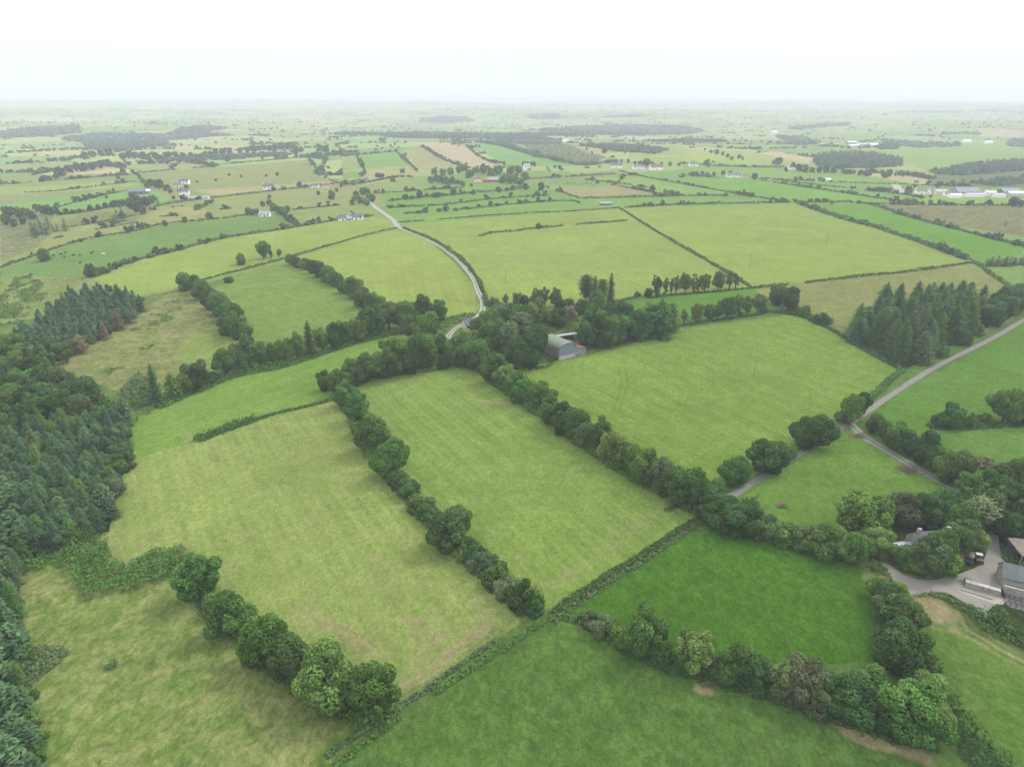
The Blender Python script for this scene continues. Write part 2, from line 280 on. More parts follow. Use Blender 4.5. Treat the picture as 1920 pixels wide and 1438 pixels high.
# ------------------------------------------------------------------ fields: (outline in the photograph, colour, straw, tufts)
HAY, HAYG, GREEN, BRIGHT = (168, 186, 104), (146, 176, 88), (122, 165, 72), (92, 138, 56)
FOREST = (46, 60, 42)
FIELDS = [
 ([(0,330),(260,325),(640,335),(760,400),(745,440),(350,540),(0,610)], (158,176,102), .2, .1),
 ([(640,345),(780,330),(1000,320),(1300,335),(1720,355),(1920,362),(1920,560),(1400,560),(745,440)], (150,184,94), .1, .1),
 # far country behind the hill
 ([(757,267),(827,267),(873,275),(897,288),(943,313),(907,318),(870,313),(827,300),(797,277)], (222,203,162), .2, 0),
 ([(883,267),(927,268),(960,272),(1003,292),(1083,313),(950,312),(917,293)], (150,195,112), 0, 0),
 ([(970,263),(1040,265),(1100,280),(1140,297),(1083,309),(1040,298),(990,282)], (140,156,112), .1, .5),
 ([(753,282),(797,278),(827,300),(857,317),(807,327),(783,313)], (190,188,124), .3, 0),
 ([(670,292),(743,285),(773,312),(683,317)], (152,192,100), 0, 0),
 ([(640,294),(668,292),(682,317),(640,322)], (166,190,112), .2, 0),
 ([(640,323),(682,319),(676,334),(640,338)], (148,184,96), 0, 0),
 ([(680,318),(773,313),(803,327),(680,333)], (194,190,130), .3, 0),
 ([(640,342),(740,330),(775,333),(690,345),(640,352)], (196,192,136), .2, 0),
 ([(1073,275),(1123,280),(1160,293),(1100,288)], (212,202,156), .2, 0),
 ([(1150,300),(1280,292),(1280,306),(1180,312)], (184,202,116), 0, 0),
 ([(1173,275),(1280,272),(1280,290),(1180,296)], (172,202,110), 0, 0),
 ([(990,333),(1150,320),(1173,328),(1090,336),(1023,350),(985,346)], (160,172,112), .3, .3),
 ([(1023,350),(1153,348),(1225,362),(1087,373)], (186,184,124), .5, .2),
 ([(1000,343),(1100,336),(1150,347),(1023,350)], (142,182,92), 0, 0),
 ([(1093,336),(1173,330),(1280,347),(1280,367),(1223,360)], (166,198,98), 0, 0),
 ([(1173,324),(1280,319),(1500,331),(1423,338),(1300,330),(1233,337)], (146,188,96), 0, 0),
 ([(690,346),(775,336),(870,352),(797,358),(707,364)], (160,186,104), .1, 0),
 ([(707,364),(797,358),(980,348),(1000,353),(893,362),(800,370),(720,377)], (142,182,90), 0, 0),
 ([(720,377),(893,362),(1000,353),(1060,358),(1030,367),(933,373),(827,385),(730,391)], (138,182,84), 0, 0),
 ([(730,391),(827,385),(933,373),(1030,367),(1090,372),(1100,385),(967,384),(873,394),(757,402)], (144,186,88), 0, 0),
 ([(757,402),(873,394),(967,384),(1093,386),(1173,388),(1160,393),(900,405),(750,415)], (150,186,92), 0, 0),
 ([(1087,374),(1225,362),(1280,368),(1360,369),(1480,380),(1173,390),(1093,386)], (150,190,94), 0, 0),
 ([(1233,337),(1300,347),(1377,363),(1360,368),(1280,367),(1280,347)], (160,196,98), 0, 0),
 ([(1280,330),(1423,338),(1533,357),(1713,382),(1480,379),(1377,363),(1280,347)], (146,194,84), 0, 0),
 ([(1427,334),(1570,341),(1813,350),(1920,352),(1920,364),(1700,366),(1713,382),(1533,356)], (148,190,98), 0, 0),
 ([(1280,278),(1330,285),(1417,307),(1280,303)], (192,208,112), 0, 0),
 ([(1330,285),(1400,283),(1530,310),(1525,322),(1417,307)], (186,206,116), 0, 0),
 ([(1280,308),(1440,313),(1600,325),(1743,350),(1570,340),(1427,334),(1280,320)], (160,194,98), 0, 0),
 ([(1690,300),(1745,275),(1920,270),(1920,297),(1780,312),(1740,320)], (170,200,112), 0, 0),
 ([(1830,240),(1920,245),(1920,258),(1840,257)], (220,210,172), .1, 0),
 ([(1600,290),(1640,275),(1920,262),(1920,270),(1745,275),(1690,300)], (178,202,116), 0, 0),
 ([(1743,350),(1760,318),(1920,300),(1920,352)], (128,146,104), .4, .5),
 ([(1720,365),(1920,372),(1920,385),(1713,382)], (172,202,104), 0, 0),
 ([(1513,384),(1627,384),(1707,407),(1920,463),(1913,477),(1843,490),(1800,478),(1727,450),(1640,425),(1570,405)], (132,184,74), 0, .1),
 ([(1627,385),(1920,386),(1920,443),(1813,427),(1707,407)], (146,150,98), .7, .5),
 ([(1707,408),(1813,428),(1920,444),(1920,463)], (158,192,116), .1, .1),
 # left background
 ([(0,352),(240,340),(257,350),(120,360),(0,366)], (168,194,110), .1, 0),
 ([(0,367),(120,360),(125,367),(0,385)], (158,172,112), .4, .2),
 ([(0,385),(125,367),(240,356),(257,341),(280,353),(320,372),(300,381),(215,388),(100,404),(0,404)], (146,190,100), 0, 0),
 ([(0,404),(100,404),(95,440),(60,470),(0,490)], (132,146,96), .5, .6),
 ([(93,430),(165,397),(235,397),(258,405),(255,416),(165,421)], (136,150,86), .5, .3),
 ([(93,447),(165,421),(255,416),(255,420),(200,428),(95,450)], (170,182,108), .2, .1),
 ([(255,420),(300,390),(380,386),(397,405),(367,416),(310,421)], (176,182,112), .4, .1),
 ([(267,323),(370,317),(580,300),(590,323),(610,337),(493,343),(360,348),(283,341)], (162,176,106), .4, .1),
 ([(360,357),(500,348),(640,338),(640,343),(400,366)], (200,190,136), .3, 0),
 ([(397,372),(500,361),(640,345),(700,345),(720,385),(547,395),(530,408),(470,402),(410,395)], (168,180,108), .4, .1),
 ([(547,395),(640,386),(700,382),(740,412),(700,405),(633,413),(563,427),(533,408)], (162,182,100), .2, .1),
 ([(0,503),(60,476),(95,447),(200,428),(307,420),(243,436),(150,453),(0,508)], (164,178,102), .2, .1),
 ([(60,480),(150,453),(243,436),(307,420),(95,449)], (168,178,104), .3, .1),
 ([(0,506),(150,453),(243,437),(307,421),(367,416),(443,408),(470,403),(533,408),(563,424),(520,432),(420,447),(320,473),(240,493),(180,520),(60,520),(0,532)], (128,166,86), .1, .2),
 ([(0,520),(60,513),(62,522),(180,520),(150,535),(60,590),(0,600)], (142,164,88), .4, .6),
 ([(180,520),(240,494),(320,474),(420,448),(520,433),(633,414),(700,406),(745,418),(745,430),(690,440),(560,478),(350,533),(265,553),(215,548)], (168,192,94), .1, .12),
 # the holding
 ([(700,440),(752,432),(800,450),(850,490),(885,530),(900,575),(890,590),(820,595),(720,600),(680,540),(545,486)], (172,194,94), .12, .15),
 ([(752,432),(770,421),(1160,390),(1260,450),(1412,541),(1210,553),(1080,572),(960,575),(925,580),(905,540),(875,495),(815,452)], (172,195,96), .14, .15),
 ([(770,421),(1160,390),(1180,412),(1010,428),(890,444),(800,437)], (168,192,92), .1, .12),
 ([(1160,390),(1490,382),(1570,407),(1640,428),(1800,487),(1820,492),(1700,508),(1415,540),(1260,450)], (172,196,94), .08, .15),
 ([(1415,541),(1700,508),(1820,494),(1900,545),(1900,600),(1780,650),(1690,692),(1600,640),(1560,615),(1490,590),(1440,560)], (162,172,96), .45, .25),
 ([(1110,600),(1215,556),(1412,541),(1460,580),(1275,606),(1260,620)], (120,168,66), 0, .1),
 ([(900,590),(1000,575),(1110,575),(1140,600),(1080,640),(960,660),(900,640)], (128,156,72), .2, .4),
 ([(545,488),(600,510),(690,575),(710,590),(620,640),(470,640),(400,545),(420,523)], (140,172,82), .2, .15),
 ([(300,560),(350,530),(395,545),(460,640),(400,700),(290,755),(250,745),(130,700),(85,690),(110,655)], (146,160,90), .5, .5),
 ([(330,660),(350,630),(400,612),(440,640),(430,680),(360,700)], (150,176,88), .25, .15),
 ([(250,790),(290,755),(430,700),(620,645),(770,612),(790,640),(640,715),(620,752),(365,828),(240,870),(235,850)], (138,176,78), .1, .15),
 ([(235,865),(365,828),(620,752),(640,735),(700,800),(860,990),(1010,1135),(985,1162),(745,1320),(700,1330),(600,1250),(490,1170),(410,1100),(345,1025),(205,1055),(205,990)], (160,184, 96), .3, .15),
 ([(640,735),(740,700),(870,655),(1330,955),(1245,1008),(1028,1146),(860,990),(700,800)], (148,180,84), .18, .15),
 ([(870,655),(1000,685),(1100,668),(1270,618),(1500,588),(1560,615),(1695,692),(1590,780),(1420,890),(1320,940)], (146,180,78), .15, .15),
 ([(35,1068),(205,1000),(205,1055),(345,1025),(410,1100),(490,1170),(600,1250),(700,1330),(745,1325),(625,1445),(80,1460),(45,1300),(35,1200)], (136,164,80), .48, .65),
 # south of the lane
 ([(625,1445),(1035,1160),(1180,1222),(1300,1262),(1420,1285),(1600,1350),(1710,1400),(1800,1500),(600,1500)], (105,144,64), .05, .6),
 ([(1040,1150),(1330,965),(1430,1000),(1600,1052),(1650,1085),(1640,1240),(1500,1250),(1300,1245),(1180,1205)], (93,142,46), .02, .5),
 ([(1395,922),(1590,805),(1620,810),(1800,925),(1760,950),(1620,960),(1560,985),(1430,975)], (126,168,68), .15, .25),
 ([(1620,780),(1920,606),(1990,580),(2050,880),(1920,905),(1830,870),(1740,812)], (120,164,68), .0, .3),
 ([(1740,800),(1930,790),(2050,800),(2050,900),(1920,905),(1830,870)], (122,168,74), .1, .35),
 ([(1705,1125),(1760,1130),(1800,1150),(1850,1190),(1930,1235),(2100,1300),(2100,1500),(1890,1445),(1780,1325),(1740,1260)], (118,160,66), .15, .3),
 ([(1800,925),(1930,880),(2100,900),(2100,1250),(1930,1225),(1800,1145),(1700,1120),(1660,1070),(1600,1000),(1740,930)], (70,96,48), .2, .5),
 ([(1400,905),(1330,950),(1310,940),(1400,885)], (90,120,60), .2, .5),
 # forest floor
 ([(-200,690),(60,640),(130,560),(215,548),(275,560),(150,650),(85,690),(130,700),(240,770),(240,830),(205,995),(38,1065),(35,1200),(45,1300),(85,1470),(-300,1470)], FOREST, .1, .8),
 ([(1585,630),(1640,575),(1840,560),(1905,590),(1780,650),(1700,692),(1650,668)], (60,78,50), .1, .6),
]
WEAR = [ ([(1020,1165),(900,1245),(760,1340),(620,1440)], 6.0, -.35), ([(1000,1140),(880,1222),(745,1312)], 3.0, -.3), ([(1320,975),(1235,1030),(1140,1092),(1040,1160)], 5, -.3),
 # worn lines: (path, width m, strength)
 ([(560,1130),(620,1172),(660,1195),(700,1215)], 1.1, .8), ([(600,1150),(650,1185),(690,1206)], .8, .6), ([(640,1180),(695,1212),(715,1232),(745,1232)], .9, .5),
 ([(705,1040),(722,1060),(742,1075)], 1.4, .6), ([(780,1160),(800,1178),(825,1200)], 1.8, .7), ([(790,1160),(815,1180),(830,1195)], 1.2, .6),
 ([(700,1080),(740,1120),(768,1160),(785,1200),(780,1245)], .7, .5), ([(745,1150),(770,1180),(790,1215)], .6, .4),
 ([(750,1300),(800,1270),(860,1225),(910,1190),(925,1160),(905,1120)], .8, .6), ([(760,1285),(810,1255),(865,1212),(900,1180),(912,1158),(890,1120)], .7, .5),
 ([(790,1260),(840,1225),(895,1180),(903,1155),(880,1125)], .6, .45), ([(770,1250),(785,1230),(830,1205),(880,1170)], .7, .5), ([(745,1290),(790,1262),(850,1220),(890,1190)], 1.4, .6),
 ([(840,1225),(880,1197),(915,1172)], 2.0, .55), ([(772,1258),(782,1235),(790,1220)], .5, .5),
 ([(1005,1105),(1060,1085),(1120,1045),(1180,1005),(1225,965),(1250,935)], .6, .55), ([(998,1098),(1050,1080),(1110,1040),(1170,1000),(1210,965),(1235,938)], .6, .5), ([(965,1035),(980,1048),(992,1060)], .8, .5),
 ([(1000,1090),(1010,1098),(1030,1096),(1080,1068)], .6, .5), ([(1185,990),(1215,972),(1240,945)], .8, .4),
 ([(870,445),(920,465),(1000,490),(1080,515),(1120,520)], 3.0, .55), ([(740,470),(755,520),(762,570)], 1.5, .35), ([(885,748),(945,757),(985,742)], 2.2, .7), ([(690,770),(730,745),(790,718)], 2, .35),
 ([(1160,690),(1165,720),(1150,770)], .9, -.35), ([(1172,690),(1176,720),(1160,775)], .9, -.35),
 ([(205,1005),(208,1045),(225,1057),(260,1040)], .8, .5), ([(200,1000),(220,1020),(270,1015),(330,1000)], .7, .45), ([(215,1035),(250,1025),(300,1020)], .6, .4),
 ([(1660,1075),(1650,1090),(1640,1110)], 3, .7), ([(1630,1060),(1625,1085)], 2.5, .5),
 ([(1420,1295),(1480,1320),(1560,1345),(1600,1380),(1640,1395)], 2.2, .9), ([(1560,1345),(1590,1365),(1625,1382)], 3.2, 1.0), ([(1640,1390),(1690,1405),(1735,1422)], 2.8, .9), ([(1310,1292),(1330,1296)], 2, .8),
 ([(1715,1135),(1740,1130),(1770,1150)], 6, .9), ([(1745,1150),(1760,1165),(1790,1185)], 2.5, .7), ([(1720,1150),(1740,1165),(1758,1180)], 2, .6),
 ([(1795,1150),(1815,1180),(1850,1200),(1880,1220),(1920,1240)], 1.2, .8), ([(1740,1255),(1745,1285),(1765,1320)], 1.5, .7),
 ([(1205,568),(1222,590),(1235,600)], 2, .5), ([(1265,605),(1290,625),(1310,640)], 1.6, .4), ([(590,760),(620,755)], 2, .4), ([(350,815),(366,830),(400,835)], 3, .35),
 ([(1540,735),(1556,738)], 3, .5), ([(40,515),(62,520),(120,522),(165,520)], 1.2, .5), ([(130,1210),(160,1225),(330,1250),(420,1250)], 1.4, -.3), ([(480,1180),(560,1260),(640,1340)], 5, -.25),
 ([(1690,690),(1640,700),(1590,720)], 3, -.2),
]
def unit(v): return v / np.maximum(np.linalg.norm(v, axis=-1, keepdims=True), 1e-9)

# ------------------------------------------------------------------ the land: one sheet to the horizon
PAL = np.array([alb(c) for c in [(150,188,100),(164,196,112),(178,200,118),(140,182,96),(186,196,128),(196,194,138),(156,176,108),(208,198,152),(134,172,92),(172,190,110)]])
PALP = np.array([.17,.16,.14,.12,.1,.07,.09,.05,.05,.05]); PALC = np.cumsum(PALP / PALP.sum())
def cells(X, Y):
    """patchwork of far fields: cell hash and distance to the nearest boundary"""
    xw = X + 60 * np.sin(Y / 410 + 1) + 35 * np.sin(X / 230 + Y / 500); yw = Y + 50 * np.sin(X / 520 + .5)
    ca, sa = math.cos(.22), math.sin(.22); gx = (xw * ca + yw * sa) / 245.0; gy = (yw * ca - xw * sa) / 160.0
    ix, iy = np.floor(gx), np.floor(gy); d1 = np.full(X.shape, 1e9); d2 = d1.copy(); hid = np.zeros(X.shape)
    def hsh(a, b, k): return np.modf(np.abs(np.sin(a * 127.1 + b * 311.7 + k * 74.7) * 43758.5453))[0]
    for ox in (-1, 0, 1):
        for oy in (-1, 0, 1):
            cx, cy_ = ix + ox, iy + oy
            dx = (gx - cx - .15 - .7 * hsh(cx, cy_, 1)) * 1.5; dy = gy - cy_ - .15 - .7 * hsh(cx, cy_, 2)
            d = np.maximum(np.abs(dx), np.abs(dy)) + .15 * np.hypot(dx, dy); h = hsh(cx, cy_, 3)
            n = d < d1; d2 = np.where(n, d1, np.minimum(d2, d)); hid = np.where(n, h, hid); d1 = np.where(n, d, d1)
    return hid, (d2 - d1) * 80.0
def woodland(X, Y):
    d = np.hypot(X, Y); n = snoise(X * .8, Y * 1.5, 420, 31) + .35 * snoise(X, Y, 130, 32)
    return (n > 1.0) & (d > 1750)

MOWN = [((640,740),(1010,1130),(235,865),2.6,.075), ((660,740),(1010,1130),(640,735),2.6,.065), ((900,690),(1310,945),(870,655),3.0,.065), ((380,740),(620,650),(250,790),2.8,.055),
        ((1180,430),(1500,450),(1160,390),6.5,.055), ((820,430),(960,570),(752,432),5.0,.05), ((745,450),(770,580),(700,440),5.0,.05), ((560,500),(690,580),(545,488),3.6,.035)]
def make_land():
    th = np.r_[np.linspace(-180, -56, 30, endpoint=False), np.linspace(-56, 56, 1080), np.linspace(56, 180, 31)[1:]]
    dep = np.r_[np.linspace(78, 56, 20, endpoint=False), np.linspace(56, 5, 800, endpoint=False), np.linspace(5, .15, 230)]
    rad = np.r_[CAM_H / np.tan(np.radians(dep)), 52000., 70000.]
    rad[0] = 6.0
    T, RR = np.meshgrid(np.radians(th), rad); X = RR * np.sin(T); Y = RR * np.cos(T); Z = H(X, Y)
    Z = np.where(RR > 45000, Z - 10, Z)
    x, y = X.ravel(), Y.ravel(); d = np.hypot(x, y); n = len(x)
    hid, bd = cells(x, y)
    col = np.array([1.26, 1.18, 1.34]) * PAL[np.minimum(np.searchsorted(PALC, hid), 9)].copy(); par = np.zeros((n, 3)); par[:, 0] = .15; col[d < 560] = alb((116, 152, 74)); par[d < 560] = (.15, .3, 0)
    hedge_c = alb((88, 112, 74)); w = 1.8 + d * .0006
    k = np.clip(1.4 - bd / w, 0, 1)[:, None] * (d > 430)[:, None]; col = col * (1 - k) + hedge_c * k
    wd = woodland(x, y); col[wd] = alb((74, 98, 72))
    front = (np.abs(np.degrees(np.arctan2(x, y))) < 60)
    FP = []
    for poly, c, straw, tuft in FIELDS:
        P = wpoly(poly); FP.append(P[:, :2]); m = inside(x, y, P) & front
        if P[:, 1].max() > 700: j = snoise(x, y, 60, 5)[m] * .03 + 1
        else: j = 1 + .05 * snoise(x, y, 26, 9)[m]
        col[m] = alb(c) * (j[:, None] if np.ndim(j) else 1); par[m] = (straw, tuft, 0)
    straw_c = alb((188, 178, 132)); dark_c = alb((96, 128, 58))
    # mown swaths: faint lines where the cut grass lay, along each hay field
    for a, b, seed_uv, per, amp in MOWN:
        A, B_ = at(*a), at(*b); dv = unit((B_ - A)[:2]); j = [i for i, (poly, *_r) in enumerate(FIELDS) if tuple(poly[0]) == seed_uv][0]
        m = inside(x, y, FP[j]) & front & (d < 420); q = (x[m] * -dv[1] + y[m] * dv[0]) + 1.2 * snoise(x[m], y[m], 40, 6)
        st = np.sin(q * 6.283 / per) * .6 + np.sin(q * 6.283 / per * .37 + 1) * .6
        col[m] *= (1 + 1.7 * amp * st * (.6 + .4 * snoise(x[m], y[m], 18, 12)))[:, None]
    for path, wid, s in WEAR:
        base = dense(smooth(pts(path), 6), .8); tn = unit(np.gradient(base, axis=0)); nv = np.stack([tn[:, 1], -tn[:, 0]], 1)
        offs = (0.,) if wid > 1.3 or s < 0 else (0., wid * 1.7, -wid * 1.5)
        for oi, of in enumerate(offs):
            P = base + nv * of; a0 = P.min(0) - 8; a1 = P.max(0) + 8
            m = np.nonzero((x > a0[0]) & (x < a1[0]) & (y > a0[1]) & (y < a1[1]))[0]
            if len(m) == 0: continue
            q = np.full(len(m), 1e9)
            for pp in P: q = np.minimum(q, (x[m] - pp[0]) ** 2 + (y[m] - pp[1]) ** 2)
            q = np.sqrt(q); nz = .85 + .65 * snoise(x[m], y[m], 3.2, 3 + oi) + .35 * snoise(x[m], y[m], .7, 8)
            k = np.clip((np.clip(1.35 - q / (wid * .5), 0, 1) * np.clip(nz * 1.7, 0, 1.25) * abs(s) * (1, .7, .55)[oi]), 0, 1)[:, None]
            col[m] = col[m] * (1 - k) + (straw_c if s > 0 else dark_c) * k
    nr, nc = X.shape; I = np.arange(nr * nc).reshape(nr, nc)
    F = np.stack([I[:-1, :-1], I[:-1, 1:], I[1:, 1:], I[1:, :-1]], -1).reshape(-1, 4)[:, ::-1]
    me = mesh_np('ground', np.stack([x, y, Z.ravel()], 1), F, GROUND,
                 {'fcol': ('FLOAT_COLOR', 'POINT', np.c_[col, np.ones(n)]), 'fpar': ('FLOAT_COLOR', 'POINT', np.c_[par, np.ones(n)])}, smooth_shade=True)
    tag(link('ground', me), 'patchwork of green pasture and mown hay fields reaching the horizon', kind='structure')
    return FP
FIELD_W = make_land()

# far hills on the skyline
def hills():
    V, F = [], []; nx = 320
    for k, (dist, hgt, seed) in enumerate(((14500, 130, 4), (19000, 390, 6))):
        a = np.radians(np.linspace(-52, 52, nx)); g = np.degrees(a)
        env = .30 + .75 * np.exp(-((g + 8) / 17) ** 2) + .25 * np.exp(-((g - 26) / 9) ** 2)
        h = hgt * np.clip(env * (.72 + .25 * snoise(a * 1000, a * 0, 60, seed) + .12 * snoise(a * 1000, a * 0, 17, seed + 1)), .05, 1.05)
        prof = [(-2200, -.2), (-1500, .2), (-700, .7), (0, 1.), (600, .8), (1800, -.2)]
        b = len(V)
        for dy, f in prof:
            V += [((dist + dy) * math.sin(t), (dist + dy) * math.cos(t), (hh * f if f > 0 else -30)) for t, hh in zip(a, h)]
        for r in range(len(prof) - 1):
            for i in range(nx - 1): F.append((b + r * nx + i, b + r * nx + i + 1, b + (r + 1) * nx + i + 1, b + (r + 1) * nx + i))
    me = mesh_np('hills', np.array(V), np.array(F), surf('hillside', alb((110, 130, 104)), .3, .002), smooth_shade=True)
    tag(link('hills', me), 'faint blue hills along the skyline', kind='structure')
hills()

# ------------------------------------------------------------------ foliage
def leaf_quads(C, Nn, size, r, asp=.62, jit=.55):
    n = len(C); nn = unit(Nn + r.normal(0, jit, (n, 3))); t = unit(np.cross(nn, r.normal(0, 1, (n, 3)))); b = np.cross(nn, t)
    s = (size * r.uniform(.65, 1.3, n))[:, None] if np.ndim(size) == 0 else (size * r.uniform(.65, 1.3, n))[:, None]
    V = np.stack([C + t * s, C + b * s * asp, C - t * s, C - b * s * asp], 1).reshape(-1, 3)
    return V, np.arange(4 * n).reshape(n, 4)
def leaf_mesh(name, C, Nn, size, r, mat=None, lv=None, asp=.62, jit=.55):
    V, F = leaf_quads(C, Nn, size, r, asp, jit)
    lv = r.uniform(.72, 1.28, len(C)) if lv is None else lv
    return mesh_np(name, V, F, mat or LEAF, {'lv': ('FLOAT', 'FACE', lv)})
def crown_points(r, h, w, n, lobes=18, z0=.1, airy=.0, top=.0, lob=(.2, .46)):
    """leaf places on overlapping boughs filling a crown of height h and width w"""
    zc = h * (z0 + 1) / 2; hz = h * (1 - z0) / 2; Rw = w / 2
    L = [(np.array([0, 0, zc]), .5)]
    for i in range(lobes):
        g = i / lobes; el = math.asin(1 - 2 * (g + .5 / lobes)); az = i * 2.39996 + r.uniform(-.5, .5)
        k = r.uniform(.48, .84); wz = 1 - top * max(0, math.sin(el))
        L.append((np.array([math.cos(el) * math.cos(az) * Rw * k * wz, math.cos(el) * math.sin(az) * Rw * k * wz, zc + math.sin(el) * hz * k * 1.08]), r.uniform(*lob)))
    ax_, ay_ = r.uniform(.82, 1.12), r.uniform(.82, 1.12); L = [(c * np.array([ax_, ay_, 1]) + r.normal(0, .05, 3) * np.array([w, w, h * .6]), s * r.uniform(.85, 1.15)) for c, s in L]
    P, Q, B = [], [], []
    tot = sum(s * s for _, s in L)
    for i, (c, s) in enumerate(L):
        m = int(n * 1.9 * s * s / tot); u = unit(r.normal(0, 1, (m, 3))); rad = s * r.uniform(.72, 1.06, (m, 1)) ** .8
        P.append(c + u * rad * np.array([Rw, Rw, min(hz, Rw * 1.15)])); Q.append(u); B.append(np.full(m, r.uniform(.76, 1.24)))
    P, Q, B = np.vstack(P), np.vstack(Q), np.concatenate(B); keep = np.ones(len(P), bool)
    for c, s in L:
        keep &= np.linalg.norm((P - c) / np.array([Rw, Rw, min(hz, Rw * 1.15)]), axis=1) > s * .70
    if airy: keep &= r.random(len(P)) > airy * (snoise(P[:, 0] + P[:, 2], P[:, 1] - P[:, 2], w * .12, int(w * 100) % 97) > .1)
    keep &= P[:, 2] > .1
    P, Q, B = P[keep], Q[keep], B[keep]
    if len(P) > n: j = r.choice(len(P), n, replace=False); P, Q, B = P[j], Q[j], B[j]
    return P, Q + np.array([0, 0, .35]), B, L
def trunk_mesh(name, h, w, L, r, limbs=4):
    mb = MB(); r0 = .022 * h + .06
    mb.tube([(0, 0, -.3), (.02 * h, 0, h * .22), (0, .01 * h, h * .5), (0, 0, h * .8)], [r0 * 1.25, r0, r0 * .65, r0 * .2])
    for c, s in L[1:1 + limbs * 3:3]:
        mb.tube([(0, 0, h * .24), tuple(np.array(c) * .55 + np.array([0, 0, h * .14])), tuple(c)], [r0 * .5, r0 * .3, r0 * .1], 5)
    return mb.mesh(name, BARK)
PROTO = {}
def proto(kind, seed):
    """crown mesh, trunk mesh, height, width of one tree of that kind"""
    if (kind, seed) in PROTO: return PROTO[kind, seed]
    r = np.random.default_rng(100 + seed * 17 + sum(map(ord, kind)))
    if kind in ('broad', 'ash', 'ivy', 'bush', 'farbroad', 'clump', 'speck'):
        h, w, n, ls, kw = {'broad': (10, 9, 9000, .27, dict(lobes=26, z0=.06)), 'ash': (11, 8.5, 7600, .25, dict(lobes=30, z0=.12, airy=.55, lob=(.2, .38))),
                           'ivy': (10, 3.6, 2000, .27, dict(lobes=22, z0=.1, airy=.8, lob=(.16, .42))), 'bush': (4.5, 6, 3800, .24, dict(lobes=18, z0=-.15, lob=(.28, .5))),
                           'farbroad': (9, 9, 420, 1.0, dict(lobes=12, z0=.04)), 'clump': (7, 7, 900, .55, dict(lobes=14, z0=-.05)), 'speck': (8, 9, 38, 2.3, dict(lobes=7, z0=0.0))}[kind]
        P, Q, B, L = crown_points(r, h, w, n, **kw)
        lv = B * r.uniform(.62, 1.38, len(P))
        C = leaf_mesh('crown', P, Q, ls, r, LEAF, lv); T = trunk_mesh('trunk', h, w, L, r) if kind not in ('farbroad', 'speck') else trunk_mesh('trunk', h, w, L, r, 0)
    else:
        h, w = {'spruce': (17, 9.4), 'spire': (14, 5.6), 'pine': (13, 7), 'cypress': (10, 5.4), 'farspruce': (15, 6), 'spirelow': (14, 4.6)}[kind]
        P, Q, S = [], [], []
        step = {'farspruce': 1.9, 'spirelow': 1.0}.get(kind, .62); ls = {'farspruce': 1.15, 'spirelow': .8, 'spire': .3, 'spruce': .42}.get(kind, .5)
        z = h * (.06 if kind != 'pine' else .3)
        while z < h * .985:
            f = 1 - z / h
            if kind in ('spruce', 'spire', 'farspruce', 'spirelow'): rr = w / 2 * min(1, f ** .56 * 1.02 + .02)
            elif kind == 'cypress': rr = w / 2 * min(1.0, (f * 2.2) ** .6)
            else: rr = w / 2 * math.sqrt(max(.02, 1 - ((z / h - .62) / .4) ** 2))
            rr *= r.uniform(.82, 1.12); nb = max(4, int(2 * math.pi * rr / (ls * 1.35))); a0 = r.uniform(0, 6.28)
            for k in range(nb):
                a = a0 + 2 * math.pi * k / nb + r.normal(0, .12); rk = rr * r.uniform(.55, 1.2); m = max(2, int(rk / (ls * .95)))
                for j in range(m):
                    q = (j + .9) / m; dr = -.22 if kind != 'pine' else .1
                    P.append((math.cos(a) * rk * q, math.sin(a) * rk * q, z + dr * rk * q + .12 * rk * q * q + r.normal(0, .08)))
                    Q.append((math.cos(a) * .45, math.sin(a) * .45, 1)); S.append(ls * (1.12 - .35 * q))
            z += step * r.uniform(.8, 1.2) * (.55 + .6 * f)
        P.append((0, 0, h - .2)); Q.append((1, .2, 0)); S.append(ls)
        P, Q, S = np.array(P), np.array(Q, float), np.array(S)
        C = leaf_mesh('crown', P, Q, S, r, NEEDLE, r.uniform(.7, 1.3, len(P)), .5, .38)
        mb = MB(); mb.tube([(0, 0, -.3), (0, 0, h * .5), (0, 0, h * .96)], [.02 * h, .013 * h, .02], 6); T = mb.mesh('trunk', BARK)
    PROTO[kind, seed] = (C, T, h, w); return PROTO[kind, seed]

TINT = {'mid': (.060, .114, .026), 'dark': (.040, .078, .023), 'light': (.10, .155, .042), 'grey': (.066, .102, .042), 'purple': (.062, .074, .040), 'lime': (.090, .140, .040),
        'spruce': (.054, .094, .052), 'blue': (.062, .112, .062), 'brown': (.12, .105, .06), 'yellow': (.115, .13, .042), 'far': (.060, .100, .042)}
TINT = {k: tuple(min(.22, q * (1.34 if k not in ('blue', 'far', 'spruce') else 1.0)) for q in v) for k, v in TINT.items()}; TINT['blue'] = (.062, .120, .054); TINT['wood'] = (.085, .135, .085); TINT['spruce'] = (.056, .106, .054)
ADJ = {'mid': 'green', 'dark': 'dark green', 'light': 'pale green', 'grey': 'grey-green', 'purple': 'brownish', 'lime': 'lime green', 'spruce': 'dark green', 'blue': 'blue-green', 'brown': 'browning', 'yellow': 'yellowish', 'far': 'hazy green'}
NAME = {'broad': ('broadleaf_tree', 'broadleaf tree'), 'ash': ('broadleaf_tree', 'loose-crowned tree'), 'ivy': ('ivy_clad_tree', 'ivy-clad tree'), 'bush': ('bush', 'rounded bush'), 'clump': ('bush', 'bush'),
        'farbroad': ('distant_tree', 'tree'), 'spruce': ('spruce_tree', 'spruce'), 'spire': ('spruce_tree', 'spruce'), 'pine': ('pine_tree', 'pine'), 'cypress': ('cypress_tree', 'cypress'), 'farspruce': ('distant_conifer', 'conifer')}
